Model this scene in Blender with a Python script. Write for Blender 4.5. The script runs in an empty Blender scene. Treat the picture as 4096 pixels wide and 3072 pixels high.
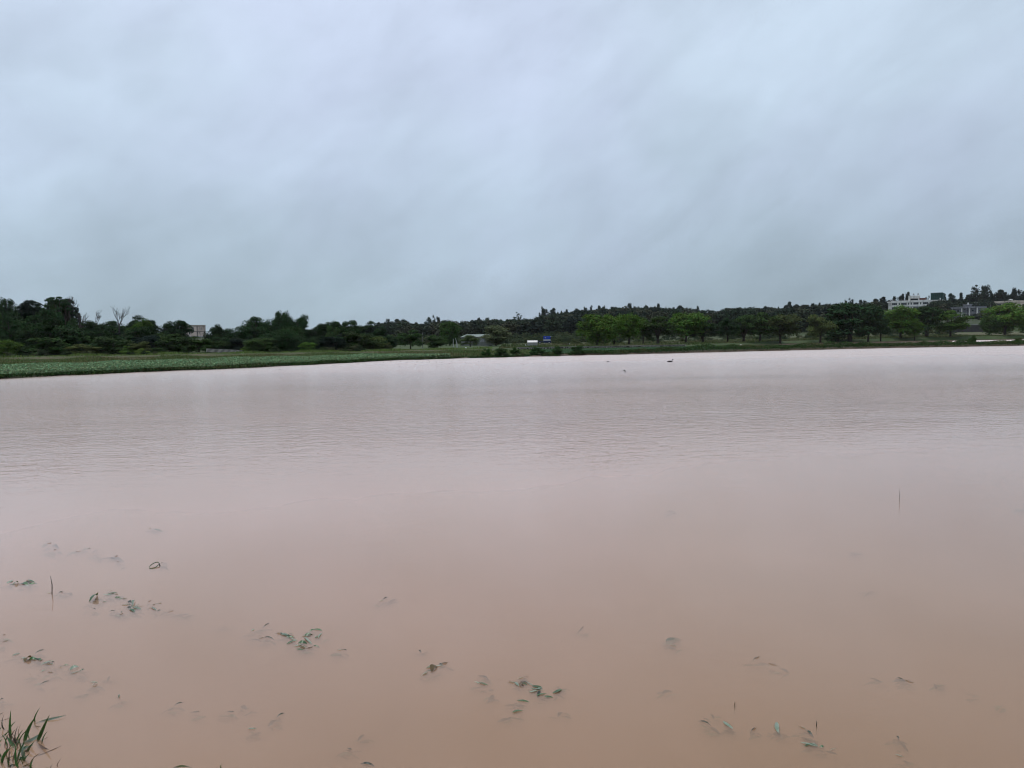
import bpy, bmesh, math, random
import numpy as np
from mathutils import Matrix, Vector

SC = bpy.context.scene
COL = SC.collection
RNG = np.random.default_rng(7)
random.seed(7)

# ------------------------------------------------------------------ camera
F = 3036.0                       # focal length in photograph pixels (4096 wide)
CAM = np.array([0.0, 0.0, 2.0])
PITCH = math.atan(181.0 / F)
ROLL = 0.0147
_f = np.array([0, math.cos(PITCH), -math.sin(PITCH)])
_u0 = np.array([0, math.sin(PITCH), math.cos(PITCH)])
_r0 = np.array([1.0, 0, 0])
_r = math.cos(ROLL) * _r0 - math.sin(ROLL) * _u0
_u = math.sin(ROLL) * _r0 + math.cos(ROLL) * _u0
cd = bpy.data.cameras.new('camera')
cam = bpy.data.objects.new('camera', cd)
COL.objects.link(cam)
m3 = Matrix(((_r[0], _u[0], -_f[0]), (_r[1], _u[1], -_f[1]), (_r[2], _u[2], -_f[2])))
cam.matrix_world = Matrix.Translation(Vector(CAM)) @ m3.to_4x4()
cd.sensor_fit = 'HORIZONTAL'; cd.sensor_width = 36.0; cd.lens = 36.0 * F / 4096.0
cd.clip_start = 0.05; cd.clip_end = 8000
SC.camera = cam

# ------------------------------------------------------------------ world, sun, exposure
SUN_EL, SUN_AZ = math.radians(66), math.radians(-35)     # azimuth from +Y towards +X
world = bpy.data.worlds.new('World'); SC.world = world; world.use_nodes = True
wn = world.node_tree; wn.nodes.clear()
def W(t, **k):
    n = wn.nodes.new(t)
    for a, b in k.items(): setattr(n, a, b)
    return n
def wmath(op, a, b=None, c=None):
    n = W('ShaderNodeMath', operation=op)
    for i, v in enumerate((a, b, c)):
        if v is None: continue
        if isinstance(v, (int, float)): n.inputs[i].default_value = v
        else: wn.links.new(v, n.inputs[i])
    return n.outputs[0]
def wmix(fac, a, b, blend='MIX'):
    n = W('ShaderNodeMix', data_type='RGBA', blend_type=blend)
    for s, v in ((n.inputs[0], fac), (n.inputs[6], a), (n.inputs[7], b)):
        if isinstance(v, (int, float)): s.default_value = v
        elif isinstance(v, tuple): s.default_value = (*v, 1)
        else: wn.links.new(v, s)
    return n.outputs[2]
tc = W('ShaderNodeTexCoord')
sep = W('ShaderNodeSeparateXYZ'); wn.links.new(tc.outputs['Generated'], sep.inputs[0])
zc = wmath('MAXIMUM', sep.outputs[2], 0.0)
den = wmath('ADD', zc, 0.22)
px_ = wmath('DIVIDE', sep.outputs[0], den); py_ = wmath('DIVIDE', sep.outputs[1], den)
comb = W('ShaderNodeCombineXYZ'); wn.links.new(px_, comb.inputs[0]); wn.links.new(py_, comb.inputs[1])
def wnoise(scale, rot, stretch, detail, rough, dist, off):
    # cloud bands: direction turned about the north axis, then stretched along the band
    m0 = W('ShaderNodeMapping'); wn.links.new(tc.outputs['Generated'], m0.inputs[0]); m0.inputs['Rotation'].default_value = (0, rot, 0)
    mp = W('ShaderNodeMapping'); wn.links.new(m0.outputs[0], mp.inputs[0])
    mp.inputs['Scale'].default_value = (stretch[0], stretch[0], stretch[1])
    mp.inputs['Location'].default_value = (off, off * .7, off * .3)
    n = W('ShaderNodeTexNoise'); wn.links.new(mp.outputs[0], n.inputs['Vector'])
    n.inputs['Scale'].default_value = scale; n.inputs['Detail'].default_value = detail
    n.inputs['Roughness'].default_value = rough; n.inputs['Distortion'].default_value = dist
    return n.outputs[0]
n1 = wnoise(2.0, .35, (1, 1.45), 4, .5, .4, 3.1)
n2 = wnoise(3.6, .55, (1.0, 2.6), 6, .58, .3, 8.4)
n3 = wnoise(2.2, .3, (1, 1.4), 4, .5, .2, 21.0)
ramp = W('ShaderNodeValToRGB'); wn.links.new(sep.outputs[2], ramp.inputs[0])
cr = ramp.color_ramp
cr.elements[0].position = 0.0; cr.elements[0].color = (.35, .443, .53, 1)
cr.elements[1].position = 0.42; cr.elements[1].color = (.625, .73, .885, 1)
e = cr.elements.new(.07); e.color = (.395, .49, .592, 1)
e = cr.elements.new(.20); e.color = (.515, .617, .755, 1)
e = cr.elements.new(1.0); e.color = (.68, .76, .88, 1)
lum = wmath('ADD', wmath('MULTIPLY', n1, .62), wmath('MULTIPLY', n2, .42))
n4 = wnoise(9, .5, (1.0, 1.6), 5, .6, .3, 4.7)
lum = wmath('ADD', lum, wmath('MULTIPLY', n4, .24))
lum = wmath('ADD', lum, .35)                               # about 1 on average
side = wmath('MULTIPLY', sep.outputs[0], -0.12)           # the cloud deck is thinner towards the west
lum = wmath('ADD', lum, side)
lumc = W('ShaderNodeCombineXYZ')
for i in range(3): wn.links.new(lum, lumc.inputs[i])
cloud = wmix(1.0, ramp.outputs[0], lumc.outputs[0], 'MULTIPLY')
tintf = W('ShaderNodeMapRange'); wn.links.new(n3, tintf.inputs[0])
tintf.inputs[1].default_value = .40; tintf.inputs[2].default_value = .62
tint = wmix(tintf.outputs[0], (.99, 1.01, .995), (1.01, .99, 1.02))
cloud = wmix(1.0, cloud, tint, 'MULTIPLY')
sky = W('ShaderNodeTexSky', sky_type='NISHITA'); sky.sun_disc = False
sky.sun_elevation = SUN_EL; sky.sun_rotation = SUN_AZ
SKY_STRENGTH = 0.10
cloud10 = wmix(1.0, cloud, (1 / SKY_STRENGTH,) * 3, 'MULTIPLY')
cover = wmix(0.96, sky.outputs[0], cloud10)
bg = W('ShaderNodeBackground'); bg.inputs[1].default_value = SKY_STRENGTH
wn.links.new(cover, bg.inputs[0])
wo = W('ShaderNodeOutputWorld'); wn.links.new(bg.outputs[0], wo.inputs[0])

sl = bpy.data.lights.new('sun', 'SUN'); sl.energy = 1.4; sl.angle = math.radians(25); sl.color = (1, .96, .9)
sun = bpy.data.objects.new('sun', sl); COL.objects.link(sun)
_sd = Vector((math.sin(SUN_AZ) * math.cos(SUN_EL), math.cos(SUN_AZ) * math.cos(SUN_EL), math.sin(SUN_EL)))
sun.rotation_euler = _sd.to_track_quat('Z', 'Y').to_euler()

SC.view_settings.view_transform = 'Standard'; SC.view_settings.look = 'None'
SC.view_settings.exposure = 0.0; SC.view_settings.gamma = 1.0; SC.view_settings.use_curve_mapping = False
SC.render.engine = 'CYCLES'
cy = SC.cycles
cy.filter_width = 1.15; cy.use_denoising = True; cy.use_adaptive_sampling = True; cy.adaptive_threshold = .022; cy.adaptive_min_samples = 12; cy.max_bounces = 5; cy.diffuse_bounces = 3; cy.glossy_bounces = 3
cy.transparent_max_bounces = 24; cy.transmission_bounces = 3; cy.volume_bounces = 1
cy.sample_clamp_indirect = 6; cy.caustics_reflective = False; cy.caustics_refractive = False

# ------------------------------------------------------------------ helpers
def hor(px): return 1355 - ROLL * (px - 2048)
def ray(px, py): return _f + _r * ((px - 2048) / F) + _u * ((1536 - py) / F)
def at_z(px, py, z=0.0):
    d = ray(px, py); return CAM + d * ((z - CAM[2]) / d[2])
def at_y(px, py, Y):
    d = ray(px, py); return CAM + d * (Y / d[1])
def sstep(a, b, x):
    t = np.clip((np.asarray(x, float) - a) / (b - a), 0, 1); return t * t * (3 - 2 * t)

def tag(o, label=None, cat=None, group=None, kind=None):
    if label: o['label'] = label
    if cat: o['category'] = cat
    if group: o['group'] = group
    if kind: o['kind'] = kind
    return o
def link(name, me, mat=None, parent=None, loc=None):
    o = bpy.data.objects.new(name, me); COL.objects.link(o)
    if mat is not None and me is not None and len(me.materials) == 0: me.materials.append(mat)
    if parent: o.parent = parent
    if loc is not None: o.location = Vector([float(v) for v in loc])
    return o
def empty(name, loc, rz=0.0):
    o = bpy.data.objects.new(name, None); COL.objects.link(o)
    o.empty_display_size = .2
    o.location = Vector([float(v) for v in loc]); o.rotation_euler = (0, 0, rz); return o
def npmesh(name, V, Fc, smooth=False):
    V = np.asarray(V, np.float32); Fc = np.asarray(Fc, np.int32)
    me = bpy.data.meshes.new(name)
    k = Fc.shape[1]; n = Fc.shape[0]
    me.vertices.add(len(V)); me.vertices.foreach_set('co', V.ravel())
    me.loops.add(n * k); me.loops.foreach_set('vertex_index', Fc.ravel())
    me.polygons.add(n)
    me.polygons.foreach_set('loop_start', np.arange(0, n * k, k, dtype=np.int32))
    me.polygons.foreach_set('loop_total', np.full(n, k, np.int32))
    if smooth: me.polygons.foreach_set('use_smooth', np.ones(n, bool))
    me.update(calc_edges=True); return me
def vcolor(me, name, cols):
    a = me.color_attributes.new(name, 'FLOAT_COLOR', 'POINT')
    c = np.ones((len(me.vertices), 4), np.float32); c[:, :3] = cols
    a.data.foreach_set('color', c.ravel())

class MB:
    """boxes, tubes and lathes gathered into one mesh"""
    def __init__(s): s.bm = bmesh.new()
    def box(s, x0, x1, y0, y1, z0, z1, bev=0.0, taper=1.0):
        r = bmesh.ops.create_cube(s.bm, size=1)
        vs = r['verts']
        for v in vs:
            t = taper if v.co.z > 0 else 1.0
            v.co = Vector(((x0 + x1) / 2 + v.co.x * (x1 - x0) * t, (y0 + y1) / 2 + v.co.y * (y1 - y0) * t, (z0 + z1) / 2 + v.co.z * (z1 - z0)))
        if bev > 0:
            es = set(e for v in vs for e in v.link_edges)
            bmesh.ops.bevel(s.bm, geom=list(es), offset=bev, segments=2, affect='EDGES', profile=.5)
        return s
    def tube(s, pts, rad, n=7, cap=True):
        pts = [Vector([float(c) for c in p]) for p in pts]; rings = []
        for i, p in enumerate(pts):
            d = (pts[min(i + 1, len(pts) - 1)] - pts[max(i - 1, 0)]).normalized()
            a = Vector((0, 0, 1)) if abs(d.z) < .9 else Vector((1, 0, 0))
            b = d.cross(a).normalized(); c = d.cross(b)
            r = rad[i] if hasattr(rad, '__len__') else rad
            rx, ry = r if hasattr(r, '__len__') else (r, r)
            rings.append([s.bm.verts.new(p + b * (math.cos(2 * math.pi * k / n) * rx) + c * (math.sin(2 * math.pi * k / n) * ry)) for k in range(n)])
        for i in range(len(rings) - 1):
            for k in range(n):
                s.bm.faces.new((rings[i][k], rings[i][(k + 1) % n], rings[i + 1][(k + 1) % n], rings[i + 1][k]))
        if cap:
            s.bm.faces.new(rings[0][::-1]); s.bm.faces.new(rings[-1])
        return s
    def cyl(s, cx, cy, z0, z1, r, n=14, r1=None):
        return s.tube([(cx, cy, z0), (cx, cy, z1)], [r, r if r1 is None else r1], n)
    def strip(s, pts, thick=0.0):
        """pts: rows of points -> quad sheet"""
        rows = [[s.bm.verts.new(Vector([float(c) for c in p])) for p in row] for row in pts]
        for i in range(len(rows) - 1):
            for k in range(len(rows[i]) - 1):
                s.bm.faces.new((rows[i][k], rows[i][k + 1], rows[i + 1][k + 1], rows[i + 1][k]))
        return s
    def mesh(s, name, smooth=False):
        bmesh.ops.recalc_face_normals(s.bm, faces=s.bm.faces)
        me = bpy.data.meshes.new(name); s.bm.to_mesh(me); s.bm.free()
        if smooth: me.polygons.foreach_set('use_smooth', np.ones(len(me.polygons), bool))
        return me
    def build(s, name, mat, parent=None, loc=None, smooth=False):
        return link(name, s.mesh(name, smooth), mat, parent, loc)

# ------------------------------------------------------------------ materials
class NT:
    def __init__(s, name):
        s.m = bpy.data.materials.new(name); s.m.use_nodes = True; s.t = s.m.node_tree; s.t.nodes.clear()
    def n(s, t, **k):
        x = s.t.nodes.new(t)
        for a, b in k.items(): setattr(x, a, b)
        return x
    def l(s, a, b): s.t.links.new(a, b)
    def set(s, sock, v):
        if isinstance(v, tuple) and len(v) == 3 and sock.type == 'RGBA': sock.default_value = (*v, 1)
        elif isinstance(v, (int, float, tuple)): sock.default_value = v
        else: s.l(v, sock)
    def math(s, op, a, b=None, c=None, clamp=False):
        x = s.n('ShaderNodeMath', operation=op, use_clamp=clamp)
        for i, v in enumerate((a, b, c)):
            if v is not None: s.set(x.inputs[i], v)
        return x.outputs[0]
    def mix(s, f, a, b, blend='MIX'):
        x = s.n('ShaderNodeMix', data_type='RGBA', blend_type=blend)
        s.set(x.inputs[0], f); s.set(x.inputs[6], a); s.set(x.inputs[7], b); return x.outputs[2]
    def rng(s, v, a, b, c=0.0, d=1.0):
        x = s.n('ShaderNodeMapRange'); s.l(v, x.inputs[0])
        for i, q in enumerate((a, b, c, d)): x.inputs[i + 1].default_value = q
        return x.outputs[0]
    def noise(s, vec, scale, detail=4, rough=.5, dist=0.0, sc=None, rot=None):
        if sc or rot:
            mp = s.n('ShaderNodeMapping'); s.l(vec, mp.inputs[0])
            if sc: mp.inputs['Scale'].default_value = sc
            if rot: mp.inputs['Rotation'].default_value = rot
            vec = mp.outputs[0]
        x = s.n('ShaderNodeTexNoise'); s.l(vec, x.inputs['Vector'])
        x.inputs['Scale'].default_value = scale; x.inputs['Detail'].default_value = detail
        x.inputs['Roughness'].default_value = rough; x.inputs['Distortion'].default_value = dist
        return x.outputs[0]
    def out(s, sh):
        o = s.n('ShaderNodeOutputMaterial'); s.l(sh, o.inputs[0]); return s.m

def plain(name, col, rough=.7, var=.25, scale=3.0, metal=0.0, spec=.3, dirt=None, dscale=.7):
    t = NT(name); g = t.n('ShaderNodeTexCoord').outputs['Object']
    nz = t.noise(g, scale, 5, .6)
    f = t.rng(nz, .3, .7)
    c = t.mix(f, tuple(v * (1 - var) for v in col), tuple(min(1, v * (1 + var)) for v in col))
    if dirt:
        d = t.noise(g, dscale, 6, .65, .3, sc=(1, 1, .35))
        c = t.mix(t.rng(d, .48, .72, 0, .75), c, dirt)
    b = t.n('ShaderNodeBsdfPrincipled'); t.l(c, b.inputs['Base Color'])
    b.inputs['Roughness'].default_value = rough; b.inputs['Metallic'].default_value = metal
    b.inputs['Specular IOR Level'].default_value = spec
    return t.out(b.outputs[0])

def foliage(name, attr=None, transl=.10, rough=.55):
    t = NT(name)
    geo = t.n('ShaderNodeNewGeometry'); tcn = t.n('ShaderNodeTexCoord')
    if attr:
        a = t.n('ShaderNodeVertexColor', layer_name=attr); base = a.outputs[0]
    else:
        oi = t.n('ShaderNodeObjectInfo'); base = oi.outputs['Color']
    hs = t.n('ShaderNodeHueSaturation'); t.l(base, hs.inputs['Color'])
    r = geo.outputs['Random Per Island']
    hs.inputs['Hue'].default_value = .5
    t.l(t.math('MULTIPLY_ADD', r, .07, .465), hs.inputs['Hue'])
    nz = t.noise(tcn.outputs['Object'], 3.0, 2, .5)
    val = t.math('ADD', t.math('MULTIPLY', r, .45), t.math('MULTIPLY', nz, .9))
    t.l(t.math('ADD', val, .35), hs.inputs['Value'])
    c = hs.outputs[0]
    b = t.n('ShaderNodeBsdfPrincipled'); t.l(c, b.inputs['Base Color'])
    b.inputs['Roughness'].default_value = .8; b.inputs['Specular IOR Level'].default_value = .05
    tr = t.n('ShaderNodeBsdfTranslucent'); t.l(c, tr.inputs[0])
    mx = t.n('ShaderNodeMixShader'); mx.inputs[0].default_value = transl
    t.l(b.outputs[0], mx.inputs[1]); t.l(tr.outputs[0], mx.inputs[2])
    return t.out(mx.outputs[0])

M = {}
M['leaf'] = foliage('leaf')
M['leaf_mass'] = foliage('leaf_mass', 'tint')
M['bark'] = plain('bark', (.045, .036, .028), .85, .35, 4)
M['dead_wood'] = plain('dead_wood', (.05, .042, .038), .8, .3, 4)
M['stone'] = plain('stone', (.30, .28, .25), .8, .5, .9)
M['stone_core'] = plain('stone_core', (.035, .033, .028), .9, .3, 2)
M['concrete'] = plain('concrete', (.27, .265, .25), .8, .15, 2, dirt=(.16, .15, .13))
M['cap'] = plain('cap', (.22, .21, .19), .85, .2, 2, dirt=(.09, .09, .07))
M['cream'] = plain('cream', (.68, .55, .47), .75, .08, 1.5, dirt=(.24, .20, .17), dscale=.5)
M['white_wall'] = plain('white_wall', (.74, .72, .67), .75, .08, 1.5, dirt=(.27, .25, .22), dscale=.4)
M['beige'] = plain('beige', (.54, .48, .40), .75, .1, 1.5, dirt=(.22, .18, .14), dscale=.5)
M['grey_wall'] = plain('grey_wall', (.16, .165, .18), .8, .15, 2, dirt=(.08, .08, .09))
M['grey_trim'] = plain('grey_trim', (.34, .345, .36), .75, .1, 2, dirt=(.18, .18, .18))
M['shed_wall'] = plain('shed_wall', (.19, .20, .18), .8, .12, 1.2, dirt=(.12, .13, .10))
M['shed_roof'] = plain('shed_roof', (.22, .27, .24), .5, .12, 1.5, dirt=(.15, .17, .14))
M['glass'] = plain('glass', (.02, .022, .026), .12, .2, 1, spec=.6)
M['frame'] = plain('frame', (.30, .31, .32), .5, .1, 2)
M['dark_metal'] = plain('dark_metal', (.03, .032, .035), .5, .2, 3)
M['pipe_dark'] = plain('pipe_dark', (.05, .045, .045), .6, .2, 3)
M['rust'] = plain('rust', (.11, .045, .035), .8, .35, 1.5)
M['green_net'] = plain('green_net', (.012, .05, .04), .8, .35, .8)
M['steel'] = plain('steel', (.40, .40, .40), .42, .1, 2, metal=.8)
M['white_paint'] = plain('white_paint', (.72, .72, .70), .45, .06, 2, dirt=(.45, .43, .40))
M['parapet_white'] = plain('parapet_white', (.50, .46, .42), .7, .1, 2, dirt=(.25, .22, .19))
M['black_paint'] = plain('black_paint', (.02, .02, .02), .5, .2, 2)
M['blue'] = plain('blue', (.012, .05, .36), .35, .12, 1.5, dirt=(.02, .06, .22))
M['navy'] = plain('navy', (.008, .018, .07), .45, .15, 2)
M['grey_band'] = plain('grey_band', (.40, .42, .45), .5, .08, 2)
M['rubber'] = plain('rubber', (.015, .015, .015), .8, .2, 4)
M['earth_wall'] = plain('earth_wall', (.055, .05, .05), .9, .3, .4, dirt=(.03, .032, .026))
M['pole'] = plain('pole', (.17, .165, .155), .8, .15, 2)
M['pale_pole'] = plain('pale_pole', (.42, .42, .40), .8, .15, 2)
M['bird_dark'] = plain('bird_dark', (.03, .028, .028), .6, .3, 12)
M['path'] = plain('path', (.28, .265, .235), .9, .15, .5)
M['marking'] = plain('marking', (.35, .37, .42), .6, .3, 9)

def leaf_mat(name, col, col2, rough=.28):
    t = NT(name); g = t.n('ShaderNodeTexCoord').outputs['Object']
    oi = t.n('ShaderNodeObjectInfo')
    c = t.mix(t.rng(t.noise(g, 25, 4, .6), .35, .65), col, col2)
    hs = t.n('ShaderNodeHueSaturation'); t.l(c, hs.inputs['Color'])
    t.l(t.math('MULTIPLY_ADD', oi.outputs['Random'], .6, .7), hs.inputs['Value'])
    t.l(t.math('MULTIPLY_ADD', oi.outputs['Random'], .04, .48), hs.inputs['Hue'])
    b = t.n('ShaderNodeBsdfPrincipled'); t.l(hs.outputs[0], b.inputs['Base Color'])
    b.inputs['Roughness'].default_value = rough; b.inputs['Specular IOR Level'].default_value = .5
    tr = t.n('ShaderNodeBsdfTranslucent'); t.l(hs.outputs[0], tr.inputs[0])
    mx = t.n('ShaderNodeMixShader'); mx.inputs[0].default_value = .2
    t.l(b.outputs[0], mx.inputs[1]); t.l(tr.outputs[0], mx.inputs[2])
    return t.out(mx.outputs[0])
M['leaf_dark'] = leaf_mat('leaf_dark', (.020, .028, .020), (.035, .05, .03), .45)
M['leaf_green'] = leaf_mat('leaf_green', (.030, .085, .030), (.075, .155, .055), .3)
M['leaf_pale'] = leaf_mat('leaf_pale', (.17, .24, .16), (.29, .35, .27), .3)  # sky sheen of the wet glossy leaf, put into a paler green
M['leaf_brown'] = leaf_mat('leaf_brown', (.10, .065, .02), (.16, .10, .04), .4)
M['leaf_dead'] = leaf_mat('leaf_dead', (.13, .085, .06), (.19, .13, .09), .6)
M['grass_blade'] = leaf_mat('grass_blade', (.028, .085, .020), (.060, .150, .036), .32)

# ------------------------------------------------------------------ terrain
SH = np.array([(-400, -60), (-120, 12), (-60, 33), (-31.5, 46.7), (-29.7, 50.5), (-19.8, 62), (-11.5, 77), (1.4, 84), (16.2, 89), (26, 93), (49, 102), (71, 105.5), (120, 112), (220, 125), (900, 160)], float)
def Ys(X): return np.interp(X, SH[:, 0], SH[:, 1]) + .35 * np.sin(np.asarray(X) * .9) + .25 * np.sin(np.asarray(X) * 2.3 + 1)
TER = np.array([(-300, 60), (-90, 85), (-50, 97), (-20, 102), (-8, 108), (0, 121), (1.1, 125.2), (30, 131.2), (45, 150), (60, 168), (90, 186), (140, 205), (300, 230)], float)
def Yt(X): return np.interp(X, TER[:, 0], TER[:, 1])
RID = np.array([(-1.2, 4), (-.6, 4), (-.42, 5), (-.18, 6), (-.11, 5.5), (-.05, 7), (.02, 9), (.066, 12.0), (.15, 14.5), (.23, 13.5), (.26, 10.5), (.31, 13.5), (.36, 12.5), (.41, 14.5), (.48, 16.5), (.577, 17), (.64, 21), (.75, 23), (1.5, 23)], float)
def H(X, Y):
    X = np.asarray(X, float); Y = np.asarray(Y, float)
    s = Y - Ys(X); t = Y - Yt(X)
    z = -.35 + sstep(-2.5, 1.2, s) * .50                                   # bed to bank
    z = z + .12 * sstep(2, 12, s) * sstep(2, -6, X)
    right = sstep(38, 52, X)
    levee = np.exp(-((s - 1.6) / 1.5) ** 2) * .16 * sstep(-2, 10, X)
    z = z + levee - right * .14 * sstep(5, 9, s)
    stepz = np.interp(X, [-60, -10, 0, 30, 60, 120], [.34, .30, .32, .36, .60, .85])
    z = z + stepz * sstep(-.5, .5, t)
    z = z + .25 * sstep(0, 60, t)
    u = X / np.maximum(Y, 30)
    ridge = np.interp(u, RID[:, 0], RID[:, 1])
    zh = ridge * sstep(225, 540, Y)
    rp = np.interp(Y, [225, 298, 302, 340, 400, 430, 475, 530, 620], [0, .9, 3.8, 6.0, 7.6, 8.8, 11.0, 17, 21])
    b = sstep(.50, .56, u)
    z = z + zh * (1 - b) + rp * b
    z = z + 2.0 * sstep(115, 190, Y) * sstep(-.35, -.5, u)
    near = sstep(4.6, 1.6, Y) * .85
    z = np.where(Y < 8, -.35 + near, z)
    lump = .05 * np.sin(X * .37 + 1.3 * np.sin(Y * .21)) * np.sin(Y * .43) + .03 * np.sin(X * 1.1 + Y * .7)
    return z + lump * sstep(1, 6, s)

def ground_Y(px, py, y0=100.0):
    for Y in np.arange(y0, 640, 1.0):
        P = at_y(px, py, Y)
        if H(P[0], Y) >= P[2]: return float(Y)
    return 500.0
xs = np.unique(np.concatenate([[-3000, -1500, -900], np.arange(-700, -70, 9), np.arange(-70, 130, 1.6), np.arange(130, 300, 3), np.arange(300, 800, 12), [900, 1500, 3000]]))
ys = np.unique(np.concatenate([[-3000, -300, -60], np.arange(-20, 8, .6), np.arange(8, 36, 4), np.arange(36, 136, .9), np.arange(136, 320, 2.0), np.arange(320, 700, 8), [760, 900, 1300, 2500, 4000]]))
GX, GY = np.meshgrid(xs, ys)
GZ = H(GX, GY)
nx, ny = len(xs), len(ys)
V = np.stack([GX.ravel(), GY.ravel(), GZ.ravel()], 1)
I = np.arange(nx * ny).reshape(ny, nx)
Fc = np.stack([I[:-1, :-1].ravel(), I[:-1, 1:].ravel(), I[1:, 1:].ravel(), I[1:, :-1].ravel()], 1)
me = npmesh('ground', V, Fc, True)
s_ = (GY - Ys(GX)).ravel(); t_ = (GY - Yt(GX)).ravel(); Xr = GX.ravel(); Yr = GY.ravel()
soil = np.exp(-((t_ + .3) / .7) ** 2) * .35 * (Xr < 2) + np.exp(-((s_ - .2) / 1.0) ** 2) * .9
soil = np.maximum(soil, (sstep(38, 52, Xr) * sstep(4, 8, s_) * sstep(-4, -10, t_)))
soil = np.maximum(soil, (Yr < 10) * .9); soil = np.maximum(soil, (s_ < 0) * 1.0)
dry = np.where(Xr < -8, sstep(18, 24, s_) * sstep(4, -2, t_), 0) * .8
dry = np.maximum(dry, sstep(0, 8, Xr) * sstep(1, 6, t_) * sstep(90, 50, t_) * .9)
vcolor(me, 'mask', np.stack([np.clip(soil, 0, 1), np.clip(dry, 0, 1), sstep(60, 110, t_)], 1))
t = NT('ground_mat'); pos = t.n('ShaderNodeNewGeometry').outputs['Position']
vc = t.n('ShaderNodeVertexColor', layer_name='mask'); sp = t.n('ShaderNodeSeparateColor'); t.l(vc.outputs[0], sp.inputs[0])
na = t.noise(pos, .12, 5, .6); nb = t.noise(pos, 1.3, 5, .65); nc = t.noise(pos, .5, 4, .6, .5)
grass = t.mix(t.rng(na, .35, .65), (.050, .085, .028), (.085, .11, .045))
grass = t.mix(t.rng(nb, .35, .7), grass, (.040, .062, .025))
grass = t.mix(t.rng(nc, .55, .75, 0, .7), grass, (.12, .105, .06))
dryc = t.mix(t.rng(nb, .35, .65), (.085, .085, .042), (.14, .115, .07))
grass = t.mix(t.math('MULTIPLY', sp.outputs[2], .8), grass, t.mix(t.rng(nc, .4, .6), (.026, .036, .017), (.05, .055, .027)))
soilc = t.mix(t.rng(nb, .3, .7), (.10, .068, .05), (.17, .125, .10))
c = t.mix(t.math('MULTIPLY', sp.outputs[1], t.rng(nc, .25, .55), clamp=True), grass, dryc)
c = t.mix(t.math('MULTIPLY', sp.outputs[0], t.rng(nb, .15, .45, .5, 1), clamp=True), c, soilc)
b = t.n('ShaderNodeBsdfPrincipled'); t.l(c, b.inputs['Base Color']); b.inputs['Roughness'].default_value = .9
b.inputs['Specular IOR Level'].default_value = .15
bp = t.n('ShaderNodeBump'); bp.inputs['Strength'].default_value = .6; bp.inputs['Distance'].default_value = .1
t.l(nb, bp.inputs['Height']); t.l(bp.outputs[0], b.inputs['Normal'])
ground = link('ground', me, t.out(b.outputs[0])); tag(ground, kind='structure')

# ------------------------------------------------------------------ flood water
SILT = (.54, .336, .195); SILT_SHEEN = (.85, .61, .495)
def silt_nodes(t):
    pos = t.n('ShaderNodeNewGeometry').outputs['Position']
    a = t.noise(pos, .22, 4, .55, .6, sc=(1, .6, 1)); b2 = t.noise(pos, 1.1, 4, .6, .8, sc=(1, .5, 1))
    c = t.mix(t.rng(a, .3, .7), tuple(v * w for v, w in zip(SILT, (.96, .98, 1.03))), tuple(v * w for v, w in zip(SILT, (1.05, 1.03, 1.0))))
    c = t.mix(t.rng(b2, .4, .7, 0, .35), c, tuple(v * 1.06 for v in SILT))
    # silt goes paler outward and westward: brighter sky reflection put into the colour
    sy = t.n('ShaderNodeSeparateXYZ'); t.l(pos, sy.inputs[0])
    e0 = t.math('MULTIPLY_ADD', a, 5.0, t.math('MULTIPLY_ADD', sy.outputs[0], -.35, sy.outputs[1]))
    return t.mix(t.rng(e0, 5.0, 13.0), c, SILT_SHEEN), pos
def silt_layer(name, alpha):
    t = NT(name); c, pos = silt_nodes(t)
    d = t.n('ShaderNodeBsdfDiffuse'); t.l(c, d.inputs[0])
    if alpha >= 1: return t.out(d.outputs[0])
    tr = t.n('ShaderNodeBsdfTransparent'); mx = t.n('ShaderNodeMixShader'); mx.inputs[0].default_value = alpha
    t.l(tr.outputs[0], mx.inputs[1]); t.l(d.outputs[0], mx.inputs[2]); return t.out(mx.outputs[0])
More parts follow.
